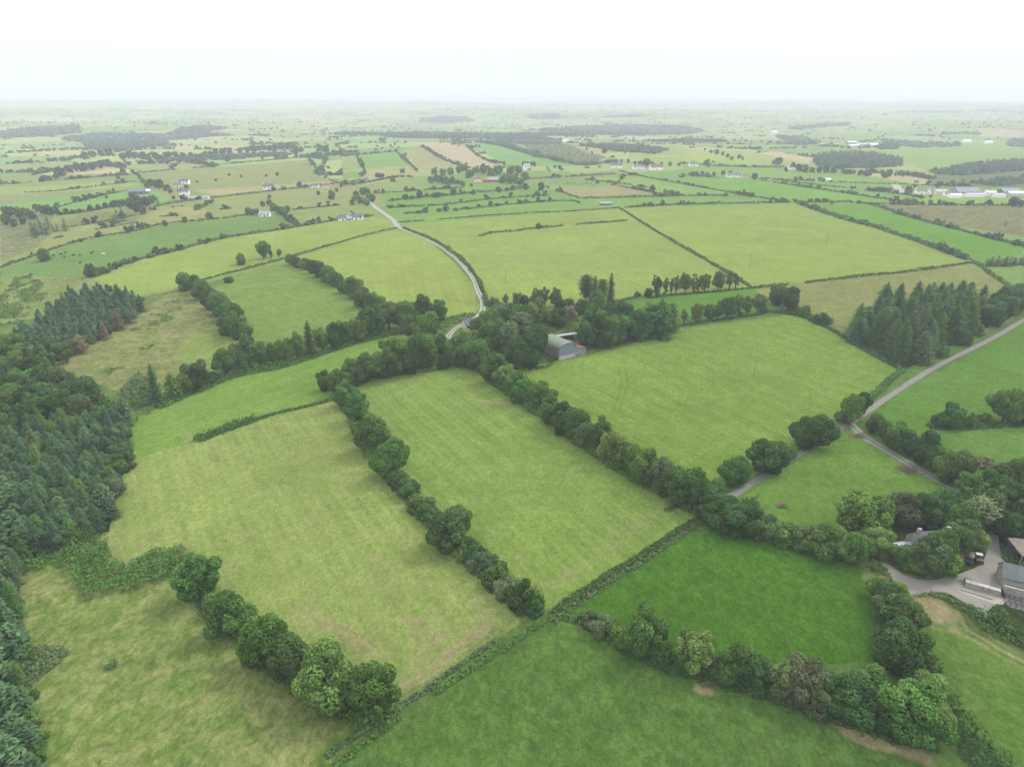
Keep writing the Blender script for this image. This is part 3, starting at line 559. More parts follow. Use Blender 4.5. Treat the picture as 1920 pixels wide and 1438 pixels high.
NVAR = {'broad': 7, 'ash': 4, 'ivy': 4, 'bush': 4, 'clump': 3, 'farbroad': 5, 'spruce': 4, 'spire': 4, 'pine': 3, 'cypress': 2, 'farspruce': 3, 'speck': 4, 'spirelow': 4}
BASE = []
def plant(kind, P, h, w, tint='mid', label=None, group=None, seed=None):
    """one tree: an Empty at its foot with its trunk and crown as parts"""
    seed = int(rng.integers(NVAR[kind])) if seed is None else seed
    C, T, h0, w0 = proto(kind, seed)
    nm, noun = NAME[kind]; root = empty(nm, (P[0], P[1], H(P[0], P[1]) - .05), rng.uniform(0, 6.28))
    sx = w / w0; root.scale = (sx * rng.uniform(.86, 1.14), sx * rng.uniform(.86, 1.14), h / h0)
    c = link('crown', C, root); T_ = link('trunk', T, root)
    k = rng.uniform(.84, 1.16); b = TINT[tint]; c.color = (b[0] * k * rng.uniform(.92, 1.1), b[1] * k, b[2] * k * rng.uniform(.9, 1.1), 1)
    tag(root, label, noun if nm == 'bush' and False else ('bush' if nm == 'bush' else 'tree'), group)
    BASE.append((P[0], P[1], w / 2)); return root
ORD = 'first second third fourth fifth sixth seventh eighth ninth tenth eleventh twelfth thirteenth fourteenth fifteenth sixteenth seventeenth eighteenth nineteenth twentieth twenty-first twenty-second twenty-third twenty-fourth twenty-fifth twenty-sixth twenty-seventh twenty-eighth twenty-ninth thirtieth'.split()
def row(where, frm, items, group):
    """a row of single trees: items (u, v of the foot, crown width in pixels, kind, tint[, height/width])"""
    for i, it in enumerate(items):
        u, v, wpx, kind, tint = it[:5]; P = at(u, v); w = wpx / ppm(P)
        C, T, h0, w0 = proto(kind, 0)
        asp = it[5] if len(it) > 5 else h0 / w0 * rng.uniform(.9, 1.1)
        adj = ADJ[tint]; noun = NAME[kind][1]
        plant(kind, P, w * asp, w, tint, f'{adj} {noun}, {ORD[i]} from {frm} {where}', group)
def auto(line, step, wpx, kinds, tints, vj=3, uj=4, asp=None):
    """items strung along a pixel line"""
    L = np.array(line, float); s = np.r_[0, np.cumsum(np.hypot(*np.diff(L, axis=0).T))]; out = []; t = 0
    while t <= s[-1]:
        w = np.interp(t / s[-1], np.linspace(0, 1, len(np.atleast_1d(wpx))), np.atleast_1d(wpx)) * rng.uniform(.8, 1.2)
        out.append((np.interp(t, s, L[:, 0]) + rng.normal(0, uj), np.interp(t, s, L[:, 1]) + rng.normal(0, vj), w, random.choice(kinds), random.choice(tints)) + ((asp * rng.uniform(.85, 1.15),) if asp else ()))
        t += w * step
    return out
def hedge(line, w, h, label, gap=-2., tint='dark', leaf=None, name='hedge', kind=None, seed=None, var=.5):
    """a leafy bank along a pixel line"""
    P = dense(smooth(pts(line), 5), 1.0); seed = len(BASE) + len(line) if seed is None else seed; r = np.random.default_rng(seed * 7 + int(abs(line[0][0])))
    d = np.hypot(P[:, 0], P[:, 1]).mean(); leaf = leaf or max(.36, d * .00135)
    L = len(P); n = int(min(60000, L * (w + 2 * h) / leaf ** 2 * .75)); s = r.uniform(0, L - 1.001, n); i = s.astype(int); f = (s - i)[:, None]
    Q = P[i] * (1 - f) + P[i + 1] * f; T = unit(P[i + 1] - P[i]); B = np.stack([T[:, 1], -T[:, 0]], 1)
    hum = 1 + var * (snoise(s, s * 0, 3.1, seed + 1) * .6 + snoise(s, s * 0, 9., seed + 2) * .6)
    wob = snoise(s, s * 0, 7., seed + 5)[:, None] * w * .22
    keep = snoise(s, s * 0, 14., seed + 3) > gap
    ph = r.uniform(-.05, math.pi + .05, n); rr = r.uniform(.55, 1.08, n) ** .6
    lump = 1 + .22 * np.sin(s * 2.1 + 3 * np.sin(ph * 2 + s * .7))
    off = np.cos(ph) * w / 2 * hum ** .5 * rr * lump; z = np.abs(np.sin(ph)) * h * hum * rr * lump
    XY = Q + B * (off[:, None] + wob); C = np.c_[XY, H(XY[:, 0], XY[:, 1]) + z]
    Nn = np.c_[B * np.cos(ph)[:, None], np.sin(ph) + .3]
    me = leaf_mesh(name, C[keep], Nn[keep], leaf, r)
    o = link(name, me); b = TINT[tint]; o.color = (*b, 1)
    return tag(o, label, 'hedge' if kind is None else None, None, kind)
def scrub(poly, h, label, tint='mid', leaf=.38, dens=1.0, name='undergrowth', patch=-.2, seed=1):
    """bramble and bracken nobody could count, heaped over a patch of ground"""
    W = wpoly(poly); r = np.random.default_rng(seed); a0, a1 = W[:, :2].min(0), W[:, :2].max(0); area = np.prod(a1 - a0)
    n = int(min(90000, area / leaf ** 2 * .9 * dens)); X = r.uniform(a0[0], a1[0], n); Y = r.uniform(a0[1], a1[1], n)
    nz = snoise(X, Y, 3.4, seed + 2) + .6 * snoise(X, Y, 1.3, seed + 3); k = inside(X, Y, W) & (nz > patch)
    X, Y, nz = X[k], Y[k], nz[k]; hh = h * np.clip(.35 + .5 * (nz - patch), .08, 1.4); e = .6
    Z = H(X, Y) + hh * r.uniform(.5, 1.05, len(X))
    gx = snoise(X + e, Y, 3.4, seed + 2) - snoise(X - e, Y, 3.4, seed + 2); gy = snoise(X, Y + e, 3.4, seed + 2) - snoise(X, Y - e, 3.4, seed + 2)
    me = leaf_mesh(name, np.c_[X, Y, Z], np.c_[-gx * h * .8, -gy * h * .8, np.ones(len(X)) * .9], leaf, r)
    o = link(name, me); o.color = (*TINT[tint], 1); return tag(o, label, kind='stuff')
def fill(poly, step, seed=0, jit=.38):
    """world places spread evenly over a pixel outline"""
    W = wpoly(poly); r = np.random.default_rng(seed); a0, a1 = W[:, :2].min(0), W[:, :2].max(0)
    gx, gy = np.meshgrid(np.arange(a0[0], a1[0], step), np.arange(a0[1], a1[1], step * .87)); gx = gx + (np.arange(gx.shape[0]) % 2)[:, None] * step * .5
    x = gx.ravel() + r.normal(0, jit * step * .5, gx.size); y = gy.ravel() + r.normal(0, jit * step * .5, gx.size); k = inside(x, y, W)
    return np.c_[x[k], y[k]]
def mass(name, P, kind, hs, ws, tint, label, seed=0):
    """many trees beyond counting joined into one mass; P world places"""
    r = np.random.default_rng(seed); Vs, Fs, Ls, off = [], [], [], 0
    src = []
    for s in range(NVAR[kind]):
        C = proto(kind, s); me = C[0]; v = np.empty(len(me.vertices) * 3, np.float32); me.vertices.foreach_get('co', v)
        lvv = np.empty(len(me.polygons), np.float32); me.attributes['lv'].data.foreach_get('value', lvv); src.append((v.reshape(-1, 3), lvv, C[2], C[3]))
    for p in P:
        v, lvv, h0, w0 = src[r.integers(len(src))]; a = r.uniform(0, 6.28); h = r.uniform(*hs); w = r.uniform(*ws); c, s = math.cos(a), math.sin(a)
        q = np.stack([(v[:, 0] * c - v[:, 1] * s) * w / w0 + p[0], (v[:, 0] * s + v[:, 1] * c) * w / w0 + p[1], v[:, 2] * h / h0], 1); Vs.append(q); Ls.append(lvv * r.uniform(.78, 1.22))
    V = np.vstack(Vs); z = H(P[:, 0], P[:, 1]); V[:, 2] += np.repeat(z, [len(q) for q in Vs]); F = np.arange(len(V)).reshape(-1, 4)
    me = mesh_np(name, V, F, NEEDLE if 'spruce' in kind or 'spire' in kind else LEAF, {'lv': ('FLOAT', 'FACE', np.concatenate(Ls))})
    o = link(name, me); o.color = (*TINT[tint], 1); return tag(o, label, kind='stuff')

# ------------------------------------------------------------------ roads and yard
def strip_mat(name, c, c2, scale=.7): return surf(name, alb(c), .15, scale, .95, .02, None, alb(c2))
ASPH = strip_mat('worn_tarmac', (186, 184, 176), (164, 163, 156)); GRAV = strip_mat('pale_gravel', (205, 203, 194), (178, 176, 164)); VERGE = strip_mat('verge_grass', (120, 148, 78), (150, 164, 100))
LANE = strip_mat('lane_tarmac', (158, 157, 150), (138, 138, 130)); YARD = strip_mat('yard_gravel', (176, 172, 164), (150, 147, 138), .25); CONC = strip_mat('yard_concrete', (200, 198, 188), (176, 174, 162), .4)
def road(name, line, wid, mats, prof=(-1, -.6, -.2, .2, .6, 1), mi=None, label=None):
    P = dense(smooth(pts(line), 8), 1.2); T = unit(np.gradient(P, axis=0)); B = np.stack([T[:, 1], -T[:, 0]], 1); n = len(P); m = len(prof)
    wv = 1 + .08 * snoise(np.arange(n), np.zeros(n), 5, 3)
    X = P[:, None, :] + B[:, None, :] * (np.array(prof)[None, :, None] * wid / 2 * wv[:, None, None]); X = X.reshape(-1, 2)
    d = np.hypot(X[:, 0], X[:, 1]); V = np.c_[X, H(X[:, 0], X[:, 1]) + .05 + d * .00025]
    I = np.arange(n * m).reshape(n, m); F = np.stack([I[:-1, :-1], I[:-1, 1:], I[1:, 1:], I[1:, :-1]], -1).reshape(-1, 4)
    mid = np.tile(mi if mi else [0] * (m - 1), n - 1)
    return tag(link(name, mesh_np(name, V, F, mats, midx=mid)), label, kind='structure')
road('lane', [(1990,572),(1925,598),(1870,630),(1815,658),(1755,688),(1700,722),(1640,762),(1600,790),(1550,822),(1480,862),(1420,900),(1385,922),(1360,938)], 2.35, [LANE], label='narrow tarmac lane along the edge of the holding')
TR = (-1, -.62, -.3, .3, .62, 1)
road('driveway', [(748,428),(790,445),(830,466),(860,490),(885,520),(896,545),(904,565),(905,580),(897,592),(880,603),(862,612),(845,625),(838,638),(840,650),(850,668)], 2.8, [GRAV, VERGE], (-1, -.8, -.26, .26, .8, 1), [0, 0, 1, 0, 0], 'pale farm track with grass down its middle')
road('farm_track', [(1592,792),(1602,803),(1625,822),(1660,843),(1700,867),(1740,890),(1775,908),(1800,922),(1830,948)], 3.2, [ASPH, VERGE], (-1, -.75, -.2, .2, .75, 1), [0, 0, 1, 0, 0], 'stony track from the lane to the farmyard')
road('byroad', [(690,376),(705,390),(722,402),(737,413),(748,428)], 4.5, [GRAV], label='pale road coming over the fields')
def yard(name, poly, mat, lift, label=None):
    W = wpoly(poly); bm = bmesh.new(); bm.faces.new([bm.verts.new((p[0], p[1], 0)) for p in W]); bmesh.ops.triangulate(bm, faces=bm.faces)
    bmesh.ops.subdivide_edges(bm, edges=bm.edges, cuts=5, use_grid_fill=True)
    for v in bm.verts: v.co.z = float(H(v.co.x, v.co.y)) + lift
    for f in bm.faces:
        if f.normal.z < 0: f.normal_flip()
    me = bpy.data.meshes.new(name); bm.to_mesh(me); bm.free(); me.materials.append(mat); return tag(link(name, me), label, kind='structure')
def c2(line, n=6): return [tuple(p) for p in smooth(np.array(line, float), n)]
yard('farmyard', c2([(1648,1053),(1668,1060),(1700,1080),(1735,1088),(1775,1083),(1815,1070),(1838,1058),(1850,1035),(1855,1008),(1862,1000)]) +
     c2([(1872,1005),(1875,1030),(1880,1048),(1895,1062),(1880,1072),(1900,1098),(1925,1112)]) + c2([(1925,1135),(1880,1128),(1850,1150),(1862,1166),(1840,1150),(1800,1125),(1775,1112),(1745,1111),(1708,1118),(1688,1104),(1664,1074)]), YARD, .07, 'grey gravel farmyard curving between the sheds')
yard('concrete_apron', [(1800,1105),(1865,1124),(1892,1122),(1880,1134),(1862,1132),(1798,1110)], CONC, .1, 'pale concrete apron beside the low wall')

# ------------------------------------------------------------------ tree rows of the holding
B2, M2 = ['broad', 'broad', 'ash'], ['mid', 'mid', 'dark', 'grey']
row('along the rough corner field', 'the bramble bank', [(378,1122,88,'broad','mid'),(400,1150,40,'bush','purple'),(430,1190,74,'broad','mid'),(460,1195,45,'bush','grey'),(500,1245,98,'broad','mid'),(550,1275,84,'broad','dark'),(612,1315,104,'broad','light'),(655,1330,70,'broad','mid'),(697,1345,98,'ash','mid')], 'trees along the rough corner field')
row('between the two central hay fields', 'the farm end', [(612,732,34,'broad','dark'),(638,742,40,'broad','mid'),(652,762,46,'broad','mid'),(672,790,50,'ash','mid'),(685,815,46,'broad','dark'),(700,848,70,'broad','mid',1.15),(732,892,66,'broad','mid',1.1),(745,910,40,'bush','dark'),(765,930,48,'bush','dark'),(790,958,48,'bush','mid'),(805,975,40,'bush','dark'),(846,1022,82,'broad','dark',1.0),(889,1052,54,'bush','mid'),(908,1070,52,'bush','grey'),(930,1094,56,'bush','mid'),(952,1120,50,'bush','grey'),(978,1140,60,'bush','dark',.9),(1003,1148,42,'bush','mid')], 'trees between the two central hay fields')
row('above the long hay field', 'the barn end', [(880,688,46,'broad','mid'),(902,700,44,'ash','mid'),(925,718,48,'broad','mid'),(948,733,44,'ash','light'),(972,752,52,'broad','mid'),(1012,768,48,'ash','mid',1.25),(1035,795,50,'broad','mid'),(1056,812,60,'broad','dark'),(1082,822,48,'ash','mid'),(1100,838,44,'ash','grey'),(1124,850,54,'ash','mid',1.3),(1148,868,56,'broad','light'),(1172,880,52,'broad','mid'),(1190,895,48,'ash','mid'),(1212,910,60,'broad','mid'),(1238,925,56,'ash','grey'),(1265,938,58,'broad','mid'),(1296,955,66,'ash','mid'),(1325,968,60,'broad','dark')], 'trees above the long hay field')
row('on the bank below the rough pasture', 'the lone spruce', [(296,758,34,'spire','dark',2.4),(327,748,32,'cypress','mid',1.7),(352,738,34,'broad','mid',1.2),(374,730,46,'broad','dark',1.2),(398,718,28,'bush','mid'),(426,706,50,'ash','mid',1.15),(450,697,42,'broad','mid',1.2),(466,690,34,'cypress','dark',2.1),(490,688,36,'ash','mid',1.4),(512,684,34,'broad','mid',1.3),(535,680,38,'broad','mid',1.3),(558,674,36,'ash','mid',1.4),(583,668,32,'spire','dark',2.2),(605,660,34,'ash','mid',1.4),(628,654,34,'broad','dark',1.4),(652,646,36,'broad','mid',1.3),(675,640,34,'ash','mid',1.3),(698,630,50,'broad','dark',1.2),(730,618,46,'ash','grey',1.2),(762,620,44,'broad','mid',1.3),(790,612,44,'broad','dark',1.3),(822,612,36,'ash','mid',1.5)], 'trees on the bank below the rough pasture')
row('around the bend of the driveway', 'the hedge gap', [(660,722,40,'broad','mid'),(690,716,48,'ash','mid'),(718,710,44,'broad','mid'),(742,705,64,'ash','mid',1.2),(770,700,40,'broad','dark'),(793,692,58,'broad','mid',1.2),(832,690,32,'bush','dark'),(856,688,46,'broad','mid',1.2),(800,650,56,'broad','mid',1.1),(770,640,44,'ash','grey',1.2),(828,662,34,'broad','dark')], 'trees around the driveway bend')
row('in the grove behind the cottage', 'the cottage', [(900,650,44,'ash','mid',1.3),(880,658,40,'broad','light'),(915,632,48,'broad','mid',1.1),(938,618,46,'broad','grey',1.1),(925,660,50,'ash','mid',1.3),(955,672,38,'pine','grey',1.9),(962,622,44,'broad','mid'),(985,615,42,'ash','dark',1.1),(1010,620,48,'broad','mid',1.2),(940,676,44,'broad','dark',1.2),(975,655,52,'pine','purple',1.4),(1000,686,64,'broad','dark',1.15),(970,690,48,'broad','dark',1.2),(895,675,38,'broad','mid')], 'grove behind the cottage')
row('along the garden edge behind the grove', 'the driveway', [(925,575,22,'bush','yellow'),(948,577,12,'ivy','mid'),(970,575,18,'broad','mid',1.5),(984,575,16,'broad','dark',1.4),(1005,572,24,'broad','mid',1.3),(1022,572,16,'ivy','mid',2.2),(1041,577,26,'ash','mid',1.4),(1052,578,20,'bush','dark'),(1065,577,22,'bush','mid'),(1012,598,36,'bush','mid'),(1045,610,44,'bush','dark'),(1065,598,30,'bush','brown')], 'garden edge trees')
row('clumped on the old garden corner', 'the garden', [(1098,576,28,'pine','dark',2.2),(1114,577,24,'spire','dark',2.6),(1128,574,26,'pine','mid',2.0),(1144,572,24,'spire','dark',2.6),(1090,590,26,'broad','dark'),(1120,586,34,'broad','mid')], 'conifer clump by the old garden')
row('beside the round-roofed barn', 'the barn', [(1100,652,48,'broad','dark',1.15),(1125,650,52,'broad','dark',1.15),(1148,648,50,'broad','mid',1.15),(1172,642,46,'ash','dark',1.2),(1194,638,46,'broad','dark',1.2),(1112,625,52,'broad','mid',1.1),(1140,620,48,'broad','dark',1.1),(1165,615,44,'broad','dark'),(1236,634,52,'cypress','dark',1.45),(1256,622,34,'cypress','dark',1.7),(1216,628,40,'pine','mid',1.6)], 'dark grove beside the barn')
row('in the line under the pale field', 'the gateway', [(1195,556,13,'bush','dark'),(1216,558,15,'bush','dark',1.2),(1230,556,22,'ivy','dark',2.0),(1247,554,12,'ivy','mid',3.2),(1258,553,10,'ivy','mid',3.6),(1267,552,13,'ivy','mid',2.8),(1283,550,22,'ash','mid',1.8),(1300,549,14,'ivy','brown',2.8),(1308,548,13,'ivy','dark',2.2),(1321,547,24,'ash','mid',1.5),(1346,545,26,'ash','mid',1.4),(1367,543,16,'ivy','mid',2.3),(1379,542,14,'ivy','grey',2.2)], 'line under the upper pale field')
row('in the line over the big pasture', 'the cypresses', [(1282,608,14,'ivy','mid',2.2),(1305,605,26,'ash','mid',1.5),(1328,602,26,'ash','mid',1.3),(1345,599,22,'ash','mid',1.4),(1362,596,32,'ash','dark',1.3),(1384,592,24,'ivy','mid',1.9),(1400,590,22,'ash','mid',1.6),(1420,588,28,'ash','light',1.4),(1432,586,14,'bush','dark')], 'line over the big pasture')
row('at the corner of the big pasture', 'the tree line', [(1458,572,36,'broad','dark',1.1),(1480,584,42,'broad','dark',1.05),(1497,588,18,'bush','dark'),(1509,593,28,'bush','mid'),(1540,608,28,'bush','dark'),(1526,602,18,'bush','mid')], 'bushes at the big pasture corner')
row('along the lane by the pasture', 'the hay field corner', [(1375,905,58,'broad','mid',.9),(1440,884,72,'broad','dark',.95),(1475,858,30,'bush','mid'),(1517,840,70,'broad','dark',.95),(1552,818,34,'bush','mid'),(1592,796,44,'ash','mid',1.5),(1612,780,34,'ash','dark',1.5),(1578,790,26,'bush','grey')], 'trees along the lane side')
row('below the lane toward the farmhouse', 'the lane hedge', [(1345,985,66,'broad','dark',.85),(1375,1000,78,'broad','dark',.85),(1412,1004,74,'broad','dark',.8),(1445,1006,52,'bush','lime'),(1478,1022,60,'bush','lime',.7),(1512,1030,56,'broad','grey',.9),(1545,1042,68,'broad','mid',.9),(1578,1052,60,'ash','light',1.0),(1612,1008,98,'broad','mid',1.0),(1632,1048,62,'ash','light',1.1),(1596,1058,50,'ash','mid')], 'trees below the lane toward the farmhouse')
row('along the stony farm track', 'the lane junction', [(1638,812,36,'broad','dark',1.15),(1655,828,34,'ash','mid',1.3),(1680,842,46,'broad','mid',1.1),(1700,852,30,'broad','dark',1.1),(1728,872,56,'broad','dark',1.2),(1750,885,46,'ash','mid',1.2),(1780,905,60,'broad','mid',1.15),(1802,915,56,'ash','grey',1.2),(1826,918,48,'pine','purple',1.4)], 'trees along the farm track')
row('in the hedge across the green pasture', 'its end', [(1760,800,30,'bush','purple'),(1780,802,52,'broad','dark',.9),(1817,800,22,'bush','mid',1.1),(1845,795,30,'bush','mid'),(1880,792,54,'ash','mid',1.3),(1905,795,34,'bush','dark'),(1925,795,44,'broad','dark')], 'hedge across the green pasture')
row('in the farmyard wood', 'the track', [(1690,990,68,'broad','purple',1.0),(1722,985,52,'broad','dark'),(1752,985,66,'broad','dark',1.0),(1782,975,50,'broad','dark'),(1810,950,56,'ash','mid',1.2),(1838,940,60,'broad','mid',1.2),(1868,925,60,'broad','dark',1.1),(1900,920,60,'broad','mid',1.2),(1930,935,66,'broad','dark',1.1),(1845,985,62,'ash','grey',1.3),(1880,975,70,'broad','dark',1.2),(1915,990,76,'broad','dark',1.1),(1895,1018,56,'broad','dark',1.1),(1795,1010,60,'broad','mid',1.1),(1825,1000,60,'pine','grey',1.3),(1770,1000,34,'broad','lime',1.2),(1832,1030,44,'broad','light',.9),(1950,1010,70,'broad','dark')], 'farmyard wood')
row('in the garden before the farmhouse', 'the fork', [(1690,1052,42,'bush','mid'),(1712,1066,50,'bush','mid'),(1734,1073,68,'broad','grey',1.3),(1765,1070,58,'bush','mid'),(1778,1056,44,'bush','light'),(1797,1036,70,'broad','grey',1.05),(1718,1056,56,'bush','light'),(1757,1062,58,'broad','mid',1.25),(1780,1045,50,'broad','dark',1.3)], 'farmhouse garden bushes')
row('below the farmyard entrance', 'the entrance', [(1655,1130,62,'broad','mid',.85),(1662,1150,62,'broad','dark',.9),(1682,1182,90,'broad','dark',.9),(1676,1225,80,'broad','dark',.85),(1690,1268,100,'broad','dark',1.0)], 'trees below the farmyard entrance')
row('between the two meadows', 'the lane hedge', [(1105,1170,40,'bush','grey'),(1128,1190,50,'bush','grey'),(1160,1205,48,'bush','mid'),(1207,1226,88,'broad','mid',1.15),(1245,1238,46,'bush','mid'),(1296,1255,80,'ash','light',1.1),(1340,1268,50,'bush','grey'),(1378,1275,70,'broad','mid',1.1),(1418,1290,72,'broad','dark',1.0),(1462,1300,66,'ash','lime',1.2),(1505,1318,86,'broad','purple',1.0),(1548,1330,80,'broad','dark',1.0),(1590,1338,82,'broad','dark',1.0),(1625,1320,74,'broad','mid',1.05),(1650,1360,90,'broad','dark',.95),(1700,1378,110,'broad','mid',1.0),(1742,1382,74,'ash','light',1.1),(1720,1335,80,'broad','light')], 'trees between the two meadows')
row('dividing the two upper pastures', 'the skyline end', [(350,545,30,'broad','mid'),(368,552,30,'broad','mid'),(382,562,36,'broad','mid'),(397,580,36,'broad','dark'),(412,590,40,'broad','mid'),(424,602,36,'broad','mid'),(434,615,44,'broad','mid'),(446,634,50,'broad','mid',1.05),(428,628,36,'broad','dark'),(462,652,30,'broad','dark',1.3)], 'row dividing the two upper pastures')
row('running down from the skyline hedge', 'the skyline hedge', auto([(547,498),(600,520),(660,556),(690,582),(716,606)], .62, (24, 34, 44), ['broad'], ['mid', 'mid', 'dark'], 1.5, 1.5, .95), 'row down from the skyline hedge')
row('standing on the skyline hedge', 'the wood', [(428,530,16,'bush','dark'),(453,497,20,'broad','mid'),(495,486,26,'ash','mid'),(508,484,10,'ivy','mid',1.9),(524,482,9,'ivy','mid',1.9),(172,520,20,'bush','dark',1.3),(84,490,20,'broad','mid',1.1)], 'singles on the skyline hedge')
row('behind the spruce plantation', 'the field corner', auto([(1850,600),(1880,585),(1905,580),(1925,570),(1960,565)], .6, 30, ['pine', 'broad'], ['dark', 'spruce', 'grey'], 6, 4, 1.3), 'dark trees behind the spruce plantation')
row('against the lane below the spruces', 'the field hedge', [(1760,668,30,'bush','mid'),(1800,645,34,'bush','dark'),(1830,628,30,'bush','mid'),(1860,612,34,'broad','dark')], 'bushes below the spruces')

# conifer plantation beside the lane
for i, p in enumerate(fill([(1592,640),(1625,600),(1700,585),(1790,580),(1830,578),(1850,590),(1830,612),(1780,645),(1712,690),(1655,668)], 6.9, 3)):
    plant('spruce', p, rng.uniform(12, 19), rng.uniform(8.5, 11.5), random.choice(['spruce', 'spruce', 'dark', 'mid', 'grey']), 'dark spruce packed in the square plantation beside the lane', 'spruces of the plantation by the lane')
for i, p in enumerate(fill([(1845,585),(1905,562),(1915,590),(1895,605),(1850,612)], 6, 4)):
    plant('pine', p, rng.uniform(8, 12), rng.uniform(6, 8), random.choice(['dark', 'spruce']), 'low dark pine at the outer corner of the lane plantation', 'pines at the plantation corner')

# forest along the valley side: the spruces that show largest one by one, the rest as a mass
near_f = fill([(-60,850),(60,800),(150,800),(238,800),(238,830),(205,990),(120,1030),(38,1062),(36,1200),(46,1300),(86,1480),(-60,1480)], 3.7, 11)
FARM = [at(175,735), at(150,720)]
up_f = fill([(30,655),(85,600),(140,562),(200,556),(240,566),(272,576),(215,618),(150,652),(120,672),(95,680),(60,690)], 4.2, 12)
dn = np.argsort(np.hypot(near_f[:, 0], near_f[:, 1])); vis = [i for i in dn if abs(near_f[i, 0]) < 1.02 * near_f[i, 1] * .8 + 6]
sel = np.array(vis[:195]); rest = np.setdiff1d(np.arange(len(near_f)), sel)
for i in sel:
    plant('spire', near_f[i], rng.uniform(5, 10.5), rng.uniform(4.2, 6.4), random.choice(['blue', 'blue', 'spruce', 'spruce', 'grey', 'mid']), 'blue-green spruce packed into the forest beside the rough corner field', 'spruces of the valley forest')
mass('conifer_plantation', near_f[rest], 'spirelow', (4.5, 10.5), (4.4, 7), 'blue', 'dense blue-green spruce forest on the valley side', 5)
mass('conifer_plantation', up_f, 'spirelow', (5.5, 10), (4.4, 6.4), 'blue', 'dense spruce block above the broadleaf wood', 6)
wood_lab = 'broad leafy tree in the mixed wood between the two spruce blocks'
for p in fill([(-60,700),(30,665),(70,680),(100,695),(125,730),(150,755),(210,775),(240,790),(140,800),(60,805),(-60,850)], 9.5, 14):
    plant(random.choice(['broad', 'broad', 'ash']), p, rng.uniform(8, 12), rng.uniform(8, 12), random.choice(['mid', 'dark', 'grey', 'mid']), wood_lab, 'mixed wood between the spruce blocks')
row('edging the spruce forest', 'the forest top', auto([(262,588),(230,612),(190,640),(150,660),(118,682)], .75, 24, ['spire', 'cypress', 'broad'], ['spruce', 'grey', 'mid', 'brown'], 3, 3, 1.5), 'edge of the spruce forest')
row('edging the valley forest by the hay', 'the top corner', auto([(240,800),(236,830),(228,880),(215,940),(202,985),(150,1015),(90,1040),(45,1065)], 1.0, 34, ['bush', 'broad', 'cypress'], ['grey', 'mid', 'dark'], 4, 4), 'edge of the valley forest')
row('between the forest and the rough field', 'the bramble bank', auto([(36,1080),(32,1150),(36,1215),(44,1290),(58,1360),(78,1440)], .8, (26, 40), ['bush', 'spire', 'broad'], ['grey', 'mid', 'dark'], 4, 3), 'edge of the forest by the rough field')
scrub([(120,705),(180,735),(245,782),(242,808),(170,790),(120,760)], 2.2, 'scrub at the tip of the mixed wood', 'mid', .42, 1.2, patch=-.8, seed=41)
plant('bush', at(240,882), 2.6, 3.4, 'dark', 'small round bush alone on the hay field edge by the forest')
scrub([(38,1068),(120,1030),(190,1005),(205,1030),(215,1060),(240,1065),(290,1035),(345,1028),(372,1060),(340,1085),(290,1095),(240,1115),(215,1112),(195,1118),(160,1128),(150,1110),(130,1075),(100,1060),(60,1075)], 2.0, 'bramble bank across the head of the rough corner field', 'mid', .34, 1.5, patch=-1.1, seed=3)
scrub([(45,1240),(60,1215),(110,1212),(135,1225),(120,1245),(85,1265),(60,1290),(48,1300)], 1.7, 'dark bramble patch by the forest edge', 'grey', .34, 1.3, patch=-.3, seed=4)
scrub([(195,1250),(210,1240),(235,1240),(215,1255),(205,1262)], 1.2, 'small bramble clump in the rough field', 'dark', .3, 1.2, patch=-.3, seed=5)
scrub([(80,700),(125,700),(150,745),(215,765),(250,790),(290,757),(280,715),(245,720),(225,750),(250,765),(290,735),(290,770),(248,800),(200,800),(130,770)], 2.6, 'scrub below the rough pasture', 'mid', .45, 1.0, patch=-.25, seed=6)
scrub([(225,735),(262,705),(285,720),(285,757),(262,775),(240,765)], 2.5, 'pale scrub by the lone spruce', 'grey', .42, 1.1, patch=-.6, seed=7)
scrub([(155,640),(260,580),(350,560),(330,600),(290,625),(230,620),(190,650)], .8, 'rushes in the rough pasture', 'mid', .4, .5, patch=.45, seed=8)
scrub([(160,700),(200,690),(280,640),(300,640),(220,700),(180,715)], .8, 'rushes low in the rough pasture', 'mid', .4, .6, patch=.5, seed=18)
scrub([(0,560),(30,520),(60,515),(95,545),(75,575),(55,590),(30,640),(0,640),(-40,600)], 1.8, 'scrub on the slope above the spruces', 'mid', .6, .8, patch=.0, seed=9)
scrub([(1300,962),(1420,935),(1430,975),(1370,1010),(1320,985)], 2.2, 'undergrowth beneath the trees by the lane end', 'dark', .36, 1.0, patch=-.5, seed=10)
scrub([(1600,1060),(1660,1070),(1700,1120),(1730,1280),(1690,1290),(1650,1230),(1640,1110)], 1.6, 'undergrowth below the farmyard entrance', 'dark', .36, 1.0, patch=-.3, seed=21)
scrub([(1800,1150),(1850,1140),(1925,1165),(1990,1200),(1990,1250),(1925,1225),(1880,1205),(1830,1185)], 2.6, 'thick bushes below the cattle pen', 'dark', .36, 1.2, patch=-.8, seed=22)
scrub([(1712,1115),(1745,1112),(1775,1116),(1800,1130),(1806,1138),(1770,1124),(1740,1119),(1714,1120)], .7, 'grassy bank along the yard', 'mid', .3, 1.2, patch=-.9, seed=23)
scrub([(1660,925),(1800,935),(1870,1000),(1850,1010),(1845,1040),(1815,1065),(1775,1080),(1735,1084),(1700,1076),(1668,1056),(1660,1030),(1700,1030),(1760,1020),(1790,1000),(1700,985)], 1.5, 'garden shrubs round the farmhouse', 'mid', .36, .9, patch=-.2, seed=24)
scrub([(1875,1040),(1905,1038),(1912,1062),(1895,1060),(1880,1050)], 1.0, 'weeds by the wooden shed', 'mid', .3, 1.2, patch=-.6, seed=25)
